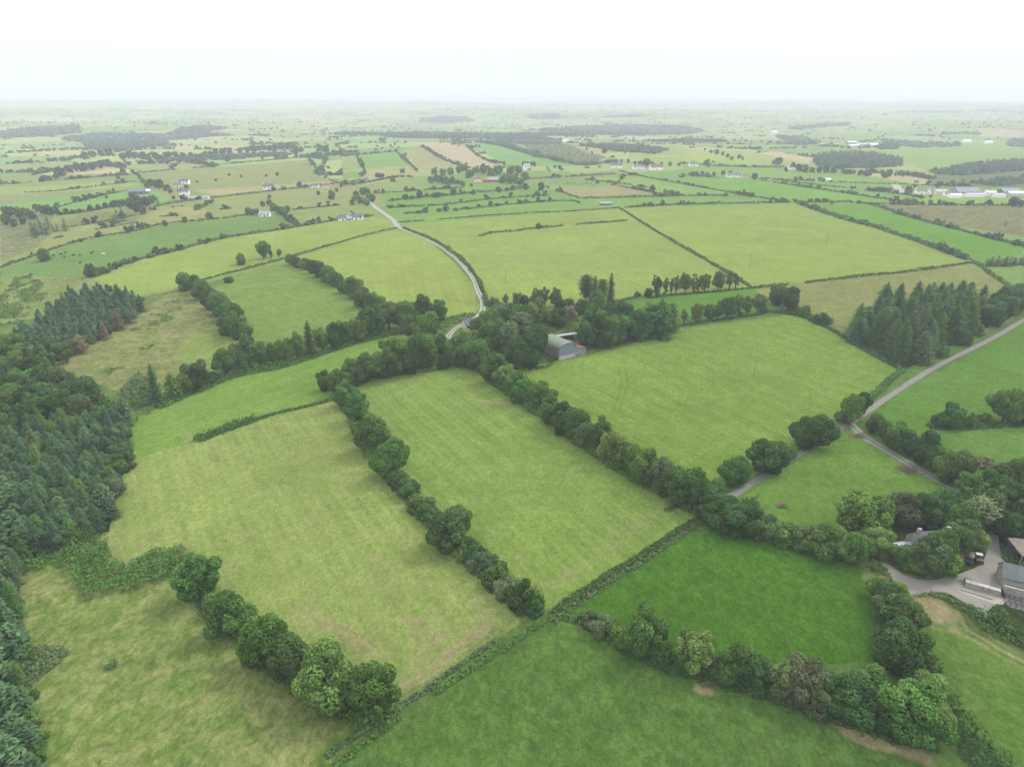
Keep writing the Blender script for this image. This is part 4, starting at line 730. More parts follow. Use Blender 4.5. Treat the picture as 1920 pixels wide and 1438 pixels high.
scrub([(1796,1090),(1812,1086),(1850,1096),(1875,1106),(1872,1112),(1830,1102),(1806,1096)], .7, 'weeds along the low grey wall', 'yellow', .28, 1.2, patch=-.6, seed=26)
scrub([(900,600),(1030,590),(1090,600),(1085,640),(1030,690),(985,700),(930,690),(870,670),(880,640)], 1.6, 'undergrowth of the grove', 'dark', .5, .8, patch=-.2, seed=27)
scrub([(640,740),(700,715),(860,690),(870,660),(800,655),(700,690),(655,720)], 1.8, 'undergrowth of the driveway trees', 'dark', .5, .9, patch=-.4, seed=28)
scrub([(820,600),(890,590),(880,600),(850,610),(835,625),(825,615)], 1.5, 'garden shrubs by the driveway', 'lime', .45, 1.0, patch=-.4, seed=29)
scrub([(1085,650),(1200,642),(1275,622),(1275,606),(1200,600),(1110,600),(1090,620)], 1.6, 'undergrowth of the barn grove', 'dark', .5, .9, patch=-.4, seed=30)
# hedges near at hand
hedge([(1335,958),(1240,1015),(1140,1080),(1030,1152)], 2.0, 1.1, 'leafy hedge between the long hay field and the lane line', tint='dark', gap=-.7, leaf=.3, var=.8)
hedge([(1325,972),(1235,1032),(1140,1092),(1035,1165)], 1.6, .8, 'low grassy hedge above the upper meadow', tint='grey', gap=-.7)
hedge([(1020,1165),(900,1245),(760,1340),(620,1440),(560,1480)], 1.7, .95, 'dense hedge above the lowest meadow', tint='mid', gap=-.9, leaf=.27, var=.8)
hedge([(1000,1155),(880,1235),(740,1330),(610,1420)], 1.4, .7, 'thin hedge under the worn hay field', tint='grey', gap=-.2)
hedge([(366,829),(395,818),(440,800),(480,788)], 3.4, 2.5, 'dark overgrown hedge end standing in the hay field', tint='dark', gap=-2)
hedge([(480,788),(520,775),(560,766),(620,752)], 1.8, .9, 'thin low hedge running up to the driveway trees', tint='dark', gap=-.5)
hedge([(640,745),(700,850),(780,950),(860,1030),(930,1095),(1005,1150)], 4.2, 2.6, 'low hedge beneath the trees between the central hay fields', tint='mid', var=.8)
hedge([(870,675),(985,755),(1060,812),(1130,855),(1215,910),(1315,965)], 4.4, 2.8, 'low hedge beneath the trees above the long hay field', tint='mid', var=.8)
hedge([(292,765),(370,735),(430,708),(520,690),(620,660),(700,635),(765,622),(825,615)], 3.6, 2.4, 'low hedge beneath the trees on the bank', tint='mid', var=.8)
hedge([(362,1090),(395,1135),(450,1190),(520,1245),(600,1305),(690,1345),(735,1350)], 4.5, 2.6, 'low hedge beneath the trees along the rough corner field', tint='mid', var=.8)
hedge([(1085,1160),(1200,1225),(1300,1262),(1420,1295),(1560,1340),(1700,1385),(1750,1395)], 4, 2.2, 'hedge beneath the trees between the two meadows', tint='dark')
hedge([(1030,1160),(1060,1158),(1100,1172)], 2.0, .9, 'short bramble bank at the meadow corner', tint='mid', gap=-1)
hedge([(1755,1300),(1780,1345),(1815,1395),(1860,1440),(1900,1490)], 5.5, 3.0, 'tall hedge below the farm pasture', tint='dark', var=.7)
hedge([(1430,585),(1495,592),(1545,612),(1610,650),(1690,695)], 2.4, 1.6, 'hedge between the big pasture and the spruces', tint='dark', gap=-1)
hedge([(1690,695),(1660,720),(1630,745),(1605,770)], 3, 1.5, 'brambly bank between the lane and the big pasture', tint='mid', gap=-1.2)
hedge([(1215,560),(1290,552),(1412,541)], 1.8, 1.1, 'low bank beneath the line under the pale field', tint='dark')
hedge([(1140,570),(1195,558)], 1.8, 1.0, 'low bank by the conifer clump', tint='dark')
hedge([(1276,612),(1330,604),(1430,589)], 1.8, 1.1, 'low bank beneath the line over the big pasture', tint='dark')
hedge([(1412,541),(1500,532),(1620,518),(1720,508),(1826,492)], 2.2, 1.5, 'hedge along the foot of the upper pale field', tint='dark', gap=-.8)
hedge([(1160,390),(1240,440),(1330,492),(1412,541)], 2.2, 1.4, 'hedge down the side of the upper pale field', tint='dark', gap=-1.3)
hedge([(1826,492),(1860,515),(1900,545)], 3, 2, 'hedge at the outer corner of the bracken field', tint='mid', gap=-.9)
hedge([(745,428),(690,440),(620,460),(560,478),(480,500),(400,520),(350,535)], 1.8, 1.1, 'thin skyline hedge above the pastures', tint='dark', gap=-.9)
hedge([(745,418),(850,410),(960,402),(1080,396),(1160,390)], 1.8, 1.1, 'thin hedge along the top of the track field', tint='dark', gap=-.8)
hedge([(757,428),(820,455),(868,490),(893,522),(908,555),(914,575)], 2.6, 1.5, 'hedge beside the driveway', tint='dark', gap=-1.5)
hedge([(825,604),(860,596),(890,590)], 2.4, 1.4, 'garden hedge where the driveway bends', tint='mid')
hedge([(900,443),(925,437),(960,434)], 3, 1.4, 'broken hedge at the open side of the track field', tint='dark', gap=-2)
hedge([(965,434),(1010,428),(1055,424)], 3, 1.4, 'broken hedge in the middle of the track field', tint='dark', gap=-2)
hedge([(1080,422),(1130,418),(1175,414)], 3, 1.5, 'broken hedge near the top corner of the track field', tint='dark', gap=-2)
plant('bush', at(1010,429), 4.5, 5, 'dark', 'single dark bush on the broken hedge of the track field')
hedge([(1740,802),(1800,803),(1880,797),(1960,793)], 3.4, 1.6, 'low hedge across the green pasture', tint='dark', gap=-1)
hedge([(1250,960),(1262,950),(1275,948)], 2, 1, 'bramble knot at the long hay field corner', tint='mid')

# ------------------------------------------------------------------ farther hedges, trees, woods
FH = [
 ([(0,503),(150,452),(243,436),(307,420),(367,415),(443,407),(470,402)], 1.6, 'dark hedge over the cattle pasture', -1.5),
 ([(178,520),(240,493),(320,473),(420,447),(520,432),(633,413),(700,405)], 1.8, 'dark hedge under the cattle pasture', -2),
 ([(95,449),(200,427),(258,418)], 1.3, 'dotted hedge between two pale strips', -.2),
 ([(93,431),(165,421),(255,404)], 1.3, 'hedge under the olive field', -.6),
 ([(105,404),(165,397),(215,388)], 2.5, 'bushy hedge over the olive field', -1),
 ([(97,392),(187,368),(240,358)], 1.3, 'thin hedge between bright green strips', -.8),
 ([(290,388),(347,378),(500,360),(640,343),(690,336)], 1.8, 'long roadside hedge by the white house', -1),
 ([(287,394),(343,387)], 1.5, 'dotted hedge near the cottages', -.2), ([(360,398),(397,380)], 2, 'ragged hedge running downhill by the cottages', -.2),
 ([(297,407),(327,405)], 1.5, 'short hedge in the tan field', -.2), ([(410,393),(457,390)], 1.5, 'short hedge in the pale pasture', -.2),
 ([(547,394),(640,385)], 1.5, 'thin hedge above the white cottage', -.8), ([(533,407),(563,425)], 2, 'hedge beside the white cottage', -1.2),
 ([(257,327),(277,353)], 2.5, 'hedge running uphill behind the dark barn', -1), ([(130,337),(207,330),(290,322),(397,313),(427,308),(640,290)], 2, 'long hedge over the olive country', -.6),
 ([(0,347),(80,341),(257,327)], 1.6, 'hedge along the foot of the far wood', -.6), ([(0,364),(120,357),(257,340)], 1.4, 'faint hedge across green strips', -.4),
 ([(580,300),(610,333),(640,345)], 2, 'hedge falling toward the road', -.6), ([(320,317),(347,297)], 2.5, 'ragged hedge beyond the olive country', -.5),
 ([(640,347),(687,343),(740,333),(775,333)], 3, 'tree hedge under the tan field', -1.5), ([(707,363),(797,357),(870,352)], 1.6, 'top hedge of the striped fields', -1),
 ([(727,377),(800,370),(893,362),(993,353)], 2.6, 'bushy hedge of the striped fields', -.5), ([(730,390),(827,385),(933,373),(1030,367)], 1.8, 'middle hedge of the striped fields', -1),
 ([(757,402),(873,393),(967,383),(1067,377),(1093,385)], 2, 'ragged hedge of the striped fields', -.5), ([(792,276),(827,297),(867,313)], 4, 'woodland hedge beside the tan field', -2),
 ([(873,273),(893,290),(917,303),(940,307)], 3, 'hedge under the pale stubble', -.8), ([(640,294),(668,291),(743,285)], 2.5, 'hedge over the sloping green field', -.6),
 ([(668,292),(683,318),(678,333)], 2.2, 'hedge beside the sloping green field', -.8), ([(743,285),(773,312),(783,322)], 2.2, 'hedge between green and tan fields', -1),
 ([(990,336),(1070,332),(1153,327)], 2.5, 'scrubby band under the plantation', -.6), ([(1097,337),(1200,350),(1280,367)], 2, 'hedge under the yellow-green pasture', -.8),
 ([(1160,321),(1233,337),(1377,363),(1480,380)], 2, 'long slanting hedge to the pale field', -1), ([(1423,338),(1533,355),(1713,382)], 2, 'slanting hedge over the wide green field', -1.2),
 ([(1090,373),(1280,368),(1360,368)], 2, 'hedge behind the tin shed', -1), ([(1173,390),(1280,384),(1480,380)], 2, 'hedge along the top of the pale field', -1.2),
 ([(1497,382),(1567,407),(1640,427),(1720,453),(1815,488)], 3.4, 'broad double hedge beside the pale field', -1.5), ([(1493,380),(1620,382),(1713,410),(1920,463)], 2.4, 'hedge between green field and bog', -1.2),
 ([(1627,383),(1760,385),(1913,386)], 2, 'stony hedge over the bog', -.7), ([(1280,307),(1363,313),(1470,315)], 3, 'tree hedge under the yellow-green slope', -.8),
 ([(1427,335),(1570,342),(1813,350)], 1.5, 'thin hedge across far green fields', -.7), ([(1713,382),(1700,366),(1427,335)], 1.6, 'hedge bounding the farmstead field', -.6),
 ([(1023,350),(1087,373)], 1.8, 'hedge down the side of the rough tan field', -.6), ([(1153,348),(1225,362)], 2, 'hedge on the upper side of the rough tan field', -.6), ([(1173,329),(1153,347)], 1.6, 'short hedge above the rough tan field', -.8),
]
for i, (ln, w, lab, gap) in enumerate(FH): hedge(ln, w * 1.2, w * .85, lab, gap, 'far', seed=400 + i)
tree_clumps = [
 ('round the pond', 'far', [(18,408,22),(30,400,16),(40,410,20),(52,405,18),(62,412,20),(72,398,18),(86,402,22),(97,405,20),(104,400,16),(12,422,22),(28,425,18),(45,420,18)]),
 ('on the hedge over the olive field', 'far', [(114,404,11),(125,402,13),(137,401,9),(150,400,11),(170,396,13),(185,394,14),(198,391,13)]),
 ('beside the dark barn', 'far', [(212,389,16),(222,388,18),(232,387,16),(243,384,16),(252,380,18),(262,390,26),(275,388,22),(286,382,18),(256,398,20),(268,402,18),(247,392,18)]),
 ('by the roadside cottages', 'far', [(283,350,16),(292,352,16),(302,354,18),(312,358,14),(320,363,12),(330,350,10),(342,376,12),(350,355,12),(298,345,12),(338,362,10),(326,374,8)]),
 ('scattered below the far wood', 'far', [(82,341,14),(92,338,12),(115,333,20),(105,336,12),(130,325,18),(145,322,18),(160,322,20),(175,319,20),(190,316,20),(203,313,18),(208,328,7),(231,325,11),(249,325,8),(222,336,8)]),
 ('along the valley hedge', 'far', [(232,300,14),(243,298,16),(255,298,16),(268,300,18),(280,302,14),(292,299,16),(302,302,12),(315,298,16),(330,296,14),(345,297,14),(360,297,12),(160,300,18),(175,296,18),(190,294,16),(205,292,18)]),
 ('on the ridge line', 'far', [(405,292,14),(418,290,14),(432,291,12),(450,288,12),(465,288,12),(478,286,12),(428,304,12),(477,291,8),(515,285,9),(556,287,12),(565,286,10),(600,285,16),(612,288,16),(628,292,16),(640,291,12),(555,292,9),(612,296,9),(608,308,8)]),
 ('in the dark ridge clump', 'far', [(475,284,13),(485,283,13),(495,282,14),(506,283,14),(517,282,15),(528,282,15),(540,281,15),(550,281,14)]),
 ('round the white cottage', 'mid', [(465,402,14),(473,404,14),(481,402,14),(505,386,14),(513,396,18),(523,402,20),(532,406,22),(493,388,12),(395,411,15),(388,408,10),(347,418,12),(310,424,14),(540,398,12)]),
 ('dotted over the pale pastures', 'far', [(623,374,20),(505,373,10),(248,432,13),(188,423,8),(152,454,10),(60,479,7),(597,366,9),(573,353,10),(562,352,12),(640,352,9),(632,360,8),(452,333,7),(500,332,7),(520,331,9),(430,330,6),(405,340,6),(370,343,6),(160,376,14),(200,372,6)]),
 ('in the wood by the road bend', 'mid', [(648,348,12),(663,348,12),(737,341,12),(668,372,18),(680,366,18),(690,372,20),(698,380,18),(676,382,16),(688,386,16),(660,385,14),(665,378,12),(755,325,11),(685,359,10)]),
 ('round the red-roofed farm', 'mid', [(808,345,16),(818,342,18),(828,345,18),(838,346,16),(848,346,18),(815,328,16),(830,330,16),(845,328,16),(860,326,18),(872,322,18),(858,346,12),(868,350,12),(884,350,8),(880,334,18),(893,325,18),(906,327,20),(920,330,18),(935,328,20),(950,342,20),(963,345,22),(975,348,18),(985,338,16),(958,328,18),(972,325,18),(942,344,16)]),
 ('on the striped field hedges', 'far', [(736,378,8),(760,375,11),(772,374,9),(787,372,16),(800,370,9),(815,371,14),(822,371,12),(850,367,14),(888,365,10),(935,361,13),(950,359,9),(962,357,12),(985,356,14),(1015,358,17),(1000,372,7)]),
 ('by the tall white house', 'far', [(982,312,10),(988,311,9),(995,311,9),(1002,312,10),(1040,316,8),(1049,318,9),(1053,320,7),(945,310,8),(930,308,10),(922,306,8)]),
 ('behind the roadside houses', 'far', [(1148,305,8),(1165,306,8),(1178,306,9),(1190,310,9),(1200,312,14),(1212,313,16),(1222,314,12),(1133,288,11),(1197,285,9),(1210,287,7),(1110,289,6),(1100,282,6),(1240,312,8),(1256,312,9)]),
 ('on the hedge under the yellow-green pasture', 'far', [(1203,356,12),(1223,360,14),(1228,368,9),(1262,367,12),(1270,369,9),(1120,345,7)]),
 ('round the bungalow', 'far', [(1297,329,8),(1306,329,9),(1316,329,9),(1326,330,9),(1338,330,9),(1356,328,10),(1368,330,11),(1414,337,15),(1385,366,9),(1396,368,12),(1408,370,12),(1325,310,14),(1300,309,8)]),
 ('on the yellow-green slope', 'far', [(1333,288,8),(1344,290,10),(1355,292,9),(1364,296,10),(1385,298,9),(1392,300,7),(1372,300,8),(1460,310,18),(1450,308,10)]),
 ('along the valley lane', 'far', [(1473,322,10),(1486,318,14),(1497,322,16),(1510,324,16),(1522,324,14),(1535,325,14),(1548,325,14),(1562,325,14),(1584,327,12),(1593,327,12),(1600,327,10),(1612,329,12),(1622,331,13),(1630,330,11),(1657,334,14),(1668,331,8),(1678,330,6),(1692,332,5)]),
 ('near the big farmstead', 'far', [(1628,359,9),(1637,360,9),(1650,359,9),(1660,360,9),(1668,360,9),(1704,362,17),(1715,351,7),(1744,344,7),(1757,352,9),(1682,362,8),(1744,371,7),(1728,371,6),(1645,371,10),(1785,345,8),(1875,347,10),(1898,388,22),(1915,388,18),(1560,383,7),(1610,382,8)]),
]
far_label = {'far': 'hazy green tree', 'mid': 'dark green tree'}
nfar = 0
for where, tint, L in tree_clumps:
    for (u, v, w) in L:
        P = at(u, v); wm = .88 * w / ppm(P); nfar += 1
        plant('farbroad', P, wm * rng.uniform(.85, 1.15), wm, tint, f'{far_label[tint]} among those {where}', 'trees ' + where)
con = [('beside the pond trees', [(62,440,12),(70,441,14),(80,438,14),(88,440,13),(75,428,13),(101,434,8),(108,434,8),(123,433,14),(68,446,12),(92,430,12)]),
       ('on the olive field edge', [(214,420,10),(222,419,12),(231,415,14),(297,384,9)]), ('in the hilltop clump', [(826,268,9),(833,267,9),(840,267,9),(848,268,9),(856,269,9),(864,268,9),(872,267,9),(880,266,9),(850,272,9),(860,274,8)]),
 ('at the bog edge', [(1885,424,6),(1327,314,10)])]
for where, L in con:
    for (u, v, w) in L:
        P = at(u, v); wm = w / ppm(P); plant('farspruce', P, wm * rng.uniform(1.6, 2.1), wm, 'spruce', f'dark pointed conifer {where}', 'conifers ' + where)
row('in the shelter belt by the bog', 'the hedge corner', auto([(1848,500),(1880,499),(1920,497),(1960,494)], .5, 11, ['farspruce'], ['spruce'], .6, 1, 1.5), 'shelter belt by the bog')
# woods far off that read as one mass
WOODS = [([(1525,306),(1532,296),(1560,290),(1640,292),(1690,302),(1690,312),(1640,316),(1560,316),(1535,313)], 'farspruce', 15, 8.5, 'dark square wood in the far pastures'),
 ([(940,263),(1010,262),(1060,264),(1050,270),(975,272)], 'farspruce', 5, 10, 'hilltop wood behind the stubble'),
 ([(890,267),(935,266),(975,280),(1010,290),(1085,308),(1160,302),(1160,306),(1085,312),(1005,295),(960,281),(925,272)], 'farspruce', 9, 9, 'dark belt round the young plantation'),
 ([(1745,325),(1790,312),(1850,305),(1930,300),(1930,320),(1850,326),(1790,330)], 'farspruce', 9, 10, 'bog wood on the far slope'), ([(1800,345),(1860,338),(1930,332),(1930,345),(1870,350)], 'farspruce', 8, 11, 'lower bog wood'),
 ([(1008,246),(1080,240),(1200,236),(1290,240),(1318,248),(1290,252),(1190,254),(1080,254)], 'farspruce', 16, 17, 'long wood on the far hillside'),
 ([(788,224),(830,220),(880,222),(888,228),(830,231),(790,230)], 'farspruce', 16, 20, 'square wood far across the valley'),
 ([(115,262),(180,252),(290,254),(385,252),(385,258),(290,266),(180,270)], 'farspruce', 12, 19, 'long blue wood in the valley'), ([(0,250),(80,240),(150,240),(150,250),(60,258),(0,260)], 'farspruce', 14, 18, 'blue wood at the valley mouth'),
 ([(160,272),(240,264),(315,268),(315,274),(230,280),(165,280)], 'farbroad', 10, 15, 'dark wood beyond the valley hedge'),
 ([(1480,240),(1530,236),(1592,232),(1592,236),(1530,241),(1485,244)], 'farspruce', 15, 18, 'thin wood on the hillside'), ([(1455,256),(1500,258),(1535,268),(1520,272),(1470,264)], 'farbroad', 11, 15, 'wood near the far farmyard'),
 ([(1640,276),(1660,270),(1685,272),(1683,280),(1650,281)], 'farbroad', 12, 10, 'dark clump at the far farmyard'), ([(1085,274),(1140,272),(1200,276),(1250,282),(1230,290),(1150,284)], 'farbroad', 10, 12, 'loose wood behind the roadside houses'),
 ([(1640,262),(1740,270),(1800,268),(1800,274),(1720,278)], 'farbroad', 9, 22, 'broken wood on the far slope'), ([(1900,262),(1960,265),(1960,280),(1890,274)], 'farbroad', 9, 14, 'wood at the far edge'),
 ([(290,298),(420,292),(520,288),(560,290),(430,300),(300,304)], 'farbroad', 8, 17, 'loose wood on the ridge side')]
for i, (poly, kd, hh, st, lab) in enumerate(WOODS):
    P = fill(poly, st, 60 + i); P = P[np.argsort(np.hypot(P[:, 0], P[:, 1]))][:1500]
    mass('forest', P, kd if at(*poly[0])[1] < 1900 else 'speck', (hh * .42, hh * .68), (st * .8, st * 1.15), 'wood', lab, i)
# young plantation on the hill
mass('young_plantation', fill([(975,268),(1040,268),(1100,284),(1135,298),(1085,306),(1040,298),(995,285)], 12, 88)[:900], 'speck', (.8, 1.3), (2.2, 3.5), 'mid', 'rows of young trees on the hillside', 9)
# countless hedgerow trees of the far country
def far_hedgerows():
    r = np.random.default_rng(5); n = 240000; dp = r.uniform(.75, 6.0, n); th = np.radians(r.uniform(-42, 42, n)); d = CAM_H / np.tan(np.radians(dp)); x, y = d * np.sin(th), d * np.cos(th)
    hid, bd = cells(x, y); wd = woodland(x, y); k = ((bd < 3 + d * .0006) & (snoise(x, y, 45, 2) > -.1) & (r.random(n) < .5)) | (wd & (r.random(n) < .8)) | (r.random(n) < .002)
    for P in FIELD_W: k &= ~inside(x, y, P)
    P = np.c_[x[k], y[k]][:17000]; Q = []
    for ln, w, lab, gap in FH:
        c = dense(smooth(pts(ln), 5), 7.); c = c + r.normal(0, .8, c.shape); Q.append(c[(r.random(len(c)) < .5) & (snoise(c[:, 0], c[:, 1], 30, 4) > -.1)])
    P = np.vstack([P] + Q); print('far trees', len(P))
    mass('hedgerow_trees', P, 'speck', (2.2, 5.8), (4, 8.5), 'far', 'hedgerow trees scattered over the far country', 44)
far_hedgerows()

# ------------------------------------------------------------------ buildings
WHITE = surf('white_render', (.78, .77, .74), .06, .8, .8); CREAM = surf('cream_render', (.62, .57, .46), .1, .8, .85); STONE = surf('grey_stone', (.26, .25, .235), .3, 1.2, .95, .03)
SLATE = surf('slate_roof', (.085, .09, .105), .25, 1.1, .6, 0, ('Z', 2.2)); TIN = surf('grey_tin', (.24, .27, .31), .2, .5, .45, 0, ('X', 3.5), (.18, .20, .22)); TINDARK = surf('dark_tin', (.10, .115, .135), .2, .5, .5, 0, ('X', 3.0))
RUST = surf('rusty_tin', (.20, .085, .06), .35, .6, .8, 0, ('X', 3.5), (.13, .07, .055)); GREENTIN = surf('weathered_green_tin', (.11, .15, .10), .2, .35, .8, 0, ('Y', 3.2), (.16, .18, .145)); BLUETIN = surf('blue_grey_tin', (.15, .20, .255), .15, .6, .6, 0, ('X', 3.2), (.20, .235, .27))
CONCW = surf('bare_concrete', (.36, .35, .33), .2, .6, .95, .02); PALETIN = surf('pale_tin', (.40, .42, .45), .12, .5, .5, 0, ('X', 3.0)); REDTIN = surf('red_tin', (.28, .07, .05), .2, .6, .6, 0, ('X', 3.0))
GLASS = surf('window_glass', (.03, .035, .045), .2, 1, .15); WOOD = surf('old_wood', (.16, .115, .08), .3, 2, .9, .02); BROWNTIN = surf('brown_tin', (.15, .125, .11), .25, .6, .8, 0, ('X', 3.0)); DARKMET = surf('dark_metal', (.03, .033, .04), .3, 2, .5)
DOORP = surf('painted_door', (.10, .05, .04), .1, 1, .5); PALEWOOD = surf('pole_wood', (.20, .17, .14), .25, 2, .9)
def house(name, label, P, rot, Lx, W, hw, hr, wm=WHITE, rm=SLATE, wins=3, chim=(0, ), cat='house', group=None, door=True, over=.3, eave_open=False):
    """gabled building: length along local x, walls, two-slope roof, windows, door, chimneys"""
    g = empty(name, (P[0], P[1], float(H(P[0], P[1])) - .15), rot); tag(g, label, cat, group)
    MB().prism([(-W / 2, 0), (W / 2, 0), (W / 2, hw), (0, hw + hr), (-W / 2, hw)], -Lx / 2, Lx / 2).build('wall', wm, g)
    s = hr / (W / 2); e = over; t = .16
    rf = MB().prism([(-W / 2 - e, hw - e * s + .03), (0, hw + hr + .03), (W / 2 + e, hw - e * s + .03), (W / 2 + e, hw - e * s + t), (0, hw + hr + t + .05), (-W / 2 - e, hw - e * s + t)], -Lx / 2 - .15, Lx / 2 + .15).build('roof', rm, g)
    for i in chim:
        x = (-1 if i == 0 else 1) * (Lx / 2 - .55)
        MB().box(x - .4, -.3, hw + hr - .5, x + .4, .3, hw + hr + 1.0).build('chimney', STONE if wm is STONE else wm, rf)
    for sgn in ((-1, 1) if wins else ()):
        for k in range(wins):
            x = (k + .5) / wins * Lx - Lx / 2
            if door and sgn < 0 and k == wins // 2:
                MB().box(x - .5, sgn * W / 2 - .04, .15, x + .5, sgn * W / 2 + .04, 2.2).build('door', DOORP, g); continue
            wf = MB().box(x - .6, sgn * W / 2 - .05, hw - 1.65, x + .6, sgn * W / 2 + .05, hw - .4).build('window', PALETIN, g)
            MB().box(x - .5, sgn * W / 2 - .07, hw - 1.55, x + .5, sgn * W / 2 + .07, hw - .5).build('pane', GLASS, wf)
    return g
def shed(name, label, P, rot, Lx, W, hw, hr, wm=TIN, rm=TIN, cat='shed', group=None): return house(name, label, P, rot, Lx, W, hw, hr, wm, rm, 0, (), cat, group)

# round-roofed hay barn with its lean-to
A = at(1048, 676); B_ = at(1099, 664); ax = math.atan2(B_[1] - A[1], B_[0] - A[0]); Lf = float(np.hypot(*(B_ - A)[:2])); D = 13.0; mw = Lf * .59
barn = empty('hay_barn', (A[0], A[1], float(H(A[0], A[1])) - .1), ax); tag(barn, 'round-roofed hay barn with blue-grey tin gable and rusty lean-to', 'barn')
he, hp = 4.5, 6.9; arc = [(mw / 2 - mw / 2 * math.cos(math.pi * k / 14), he + (hp - he) * math.sin(math.pi * k / 14)) for k in range(15)]
MB().prism([(0, 1.7)] + [(mw, 1.7)] + arc[::-1], .02, .14, 'y').build('gable', BLUETIN, barn)
MB().prism([(0, 1.7)] + [(mw, 1.7)] + arc[::-1], D - .14, D - .02, 'y').build('gable', TIN, barn)
MB().box(-.05, -.06, 0, mw, .2, 1.72).build('plinth', CONCW, barn)
MB().box(-.02, .2, 0, .14, D, he).build('side_wall', surf('weathered_side_tin', (.23, .22, .20), .2, .5, .8, 0, ('Y', 3.2), (.16, .14, .13)), barn)
outer = [(mw / 2 - (mw / 2 + .12) * math.cos(math.pi * k / 18), he - .02 + (hp - he + .14) * math.sin(math.pi * k / 18)) for k in range(19)]
inner = [(mw / 2 - (mw / 2 + .04) * math.cos(math.pi * k / 18), he - .02 + (hp - he + .06) * math.sin(math.pi * k / 18)) for k in range(19)]
MB().prism(outer + inner[::-1], -.25, D + .2, 'y').build('roof', GREENTIN, barn)
MB().prism([(mw + .02, 1.2), (Lf, 1.2), (Lf, 2.7), (mw + .02, 4.2)], .05, .17, 'y').build('lean_to_gable', TIN, barn)
MB().box(mw + .02, 0, 0, Lf + .02, .22, 1.22).build('lean_to_plinth', surf('stained_concrete', (.22, .20, .18), .3, .7, .95), barn)
MB().box(Lf - .14, .22, 0, Lf, D - 1, 2.65).build('lean_to_wall', TIN, barn)
MB().prism([(mw + .13, 4.22), (Lf + .25, 2.68), (Lf + .25, 2.8), (mw + .13, 4.36)], -.15, D - .8, 'y').build('lean_to_roof', RUST, barn)
q = at(1056, 640); os_ = empty('open_shed', (q[0], q[1], float(H(q[0], q[1]))), ax * .75); tag(os_, 'open-fronted shed with a bright tin roof behind the round barn', 'shed')
MB().prism([(-2.2, 3.3), (2.4, 2.5), (2.4, 2.62), (-2.2, 3.44)], -6.4, 6.4).build('roof', surf('dull_tin', (.24, .255, .27), .15, .6, .6, 0, ('X', 3.0)), os_)
MB().box(-6.2, 2.0, 0, 6.2, 2.2, 2.6).build('back_wall', TINDARK, os_)
for x in (-6, -2, 2, 6): MB().box(x - .1, -2.0, 0, x + .1, -1.8, 3.3).build('post', WOOD, os_)
q = at(1028, 650); lw = MB().box(-.2, -3.4, 0, .2, 3.4, 1.8).build('yard_wall', WHITE); lw.location = (q[0], q[1], float(H(q[0], q[1])) - .1); lw.rotation_euler.z = ax + .35; tag(lw, 'whitewashed yard wall beside the round barn', 'wall')
# cottage on the driveway
q = at(884, 615); house('cottage', 'small slate-roofed cottage half hidden where the driveway bends', q, .45, 8, 5, 2.6, 2.2, CREAM, SLATE, 3, (1,), 'cottage')
# farmhouse in its garden
a, b = at(1706, 1045), at(1768, 1042); m = (a + b) / 2; rot = math.atan2(b[1] - a[1], b[0] - a[0])
house('farmhouse', 'grey slate farmhouse hidden in garden trees above the yard', m, rot, float(np.hypot(*(b - a)[:2])), 6.0, 4.6, 2.6, STONE, SLATE, 4, (0, 1), 'farmhouse')
q = at(1690, 1042); house('outhouse', 'white outhouse at the gable of the slate farmhouse', q, rot + .15, 3.6, 3.6, 2.6, 1.0, WHITE, PALETIN, 1, (), 'outhouse', door=False)
# sheds of the farmyard at the frame edge
a, b = at(1888, 1100), at(1940, 1112); rot = math.atan2(b[1] - a[1], b[0] - a[0]); m = (a + b) / 2 + np.array([math.cos(rot) * 2.2 - math.sin(rot) * 2.4, math.sin(rot) * 2.2 + math.cos(rot) * 2.4, 0])
sg = shed('farm_shed', 'grey gabled stone shed with a dull green-grey roof by the yard', m, rot, 12, 5, 2.6, 2.0, STONE, surf('grey_green_roof', (.10, .12, .12), .15, .7, .7, 0, ('X', 2.5)))
a = at(1908, 1058); wsd = empty('lean_shed', (a[0] + 4, a[1] + 1.5, float(H(a[0], a[1]))), -.1); tag(wsd, 'open timber shed with brown tin roof and leaning posts', 'shed')
MB().prism([(-3, 3.0), (3.2, 3.6), (3.2, 3.74), (-3, 3.14)], -4.3, 5).build('roof', BROWNTIN, wsd); MB().box(-4.1, 2.6, 0, 5, 2.8, 3.5).build('back_wall', TINDARK, wsd)
for x in (-3.9, -.2, 3.8): MB().box(x - .12, -2.7, 0, x + .12, -2.46, 3.0).build('post', PALEWOOD, wsd)
MB().tube([(-3.9, -2.9, 0), (-2.6, -2.7, 2.9)], [.1, .09], 6).build('brace', PALEWOOD, wsd)
def wall_line(name, label, p0, p1, h, t, mat, cat='wall'):
    a, b = at(*p0), at(*p1); L = float(np.hypot(*(b - a)[:2])); o = MB().box(0, -t / 2, 0, L, t / 2, h).build(name, mat, bevel=.02)
    o.location = (a[0], a[1], float(H(a[0], a[1])) - .15); o.rotation_euler.z = math.atan2(b[1] - a[1], b[0] - a[0]); return tag(o, label, cat)
wall_line('yard_wall', 'long low grey wall along the farmyard bank', (1808, 1096), (1874, 1115), 1.3, 1.1, STONE)
wall_line('kerb_wall', 'pale low concrete edge in front of the grey wall', (1801, 1106), (1862, 1125), .45, .35, CONC)
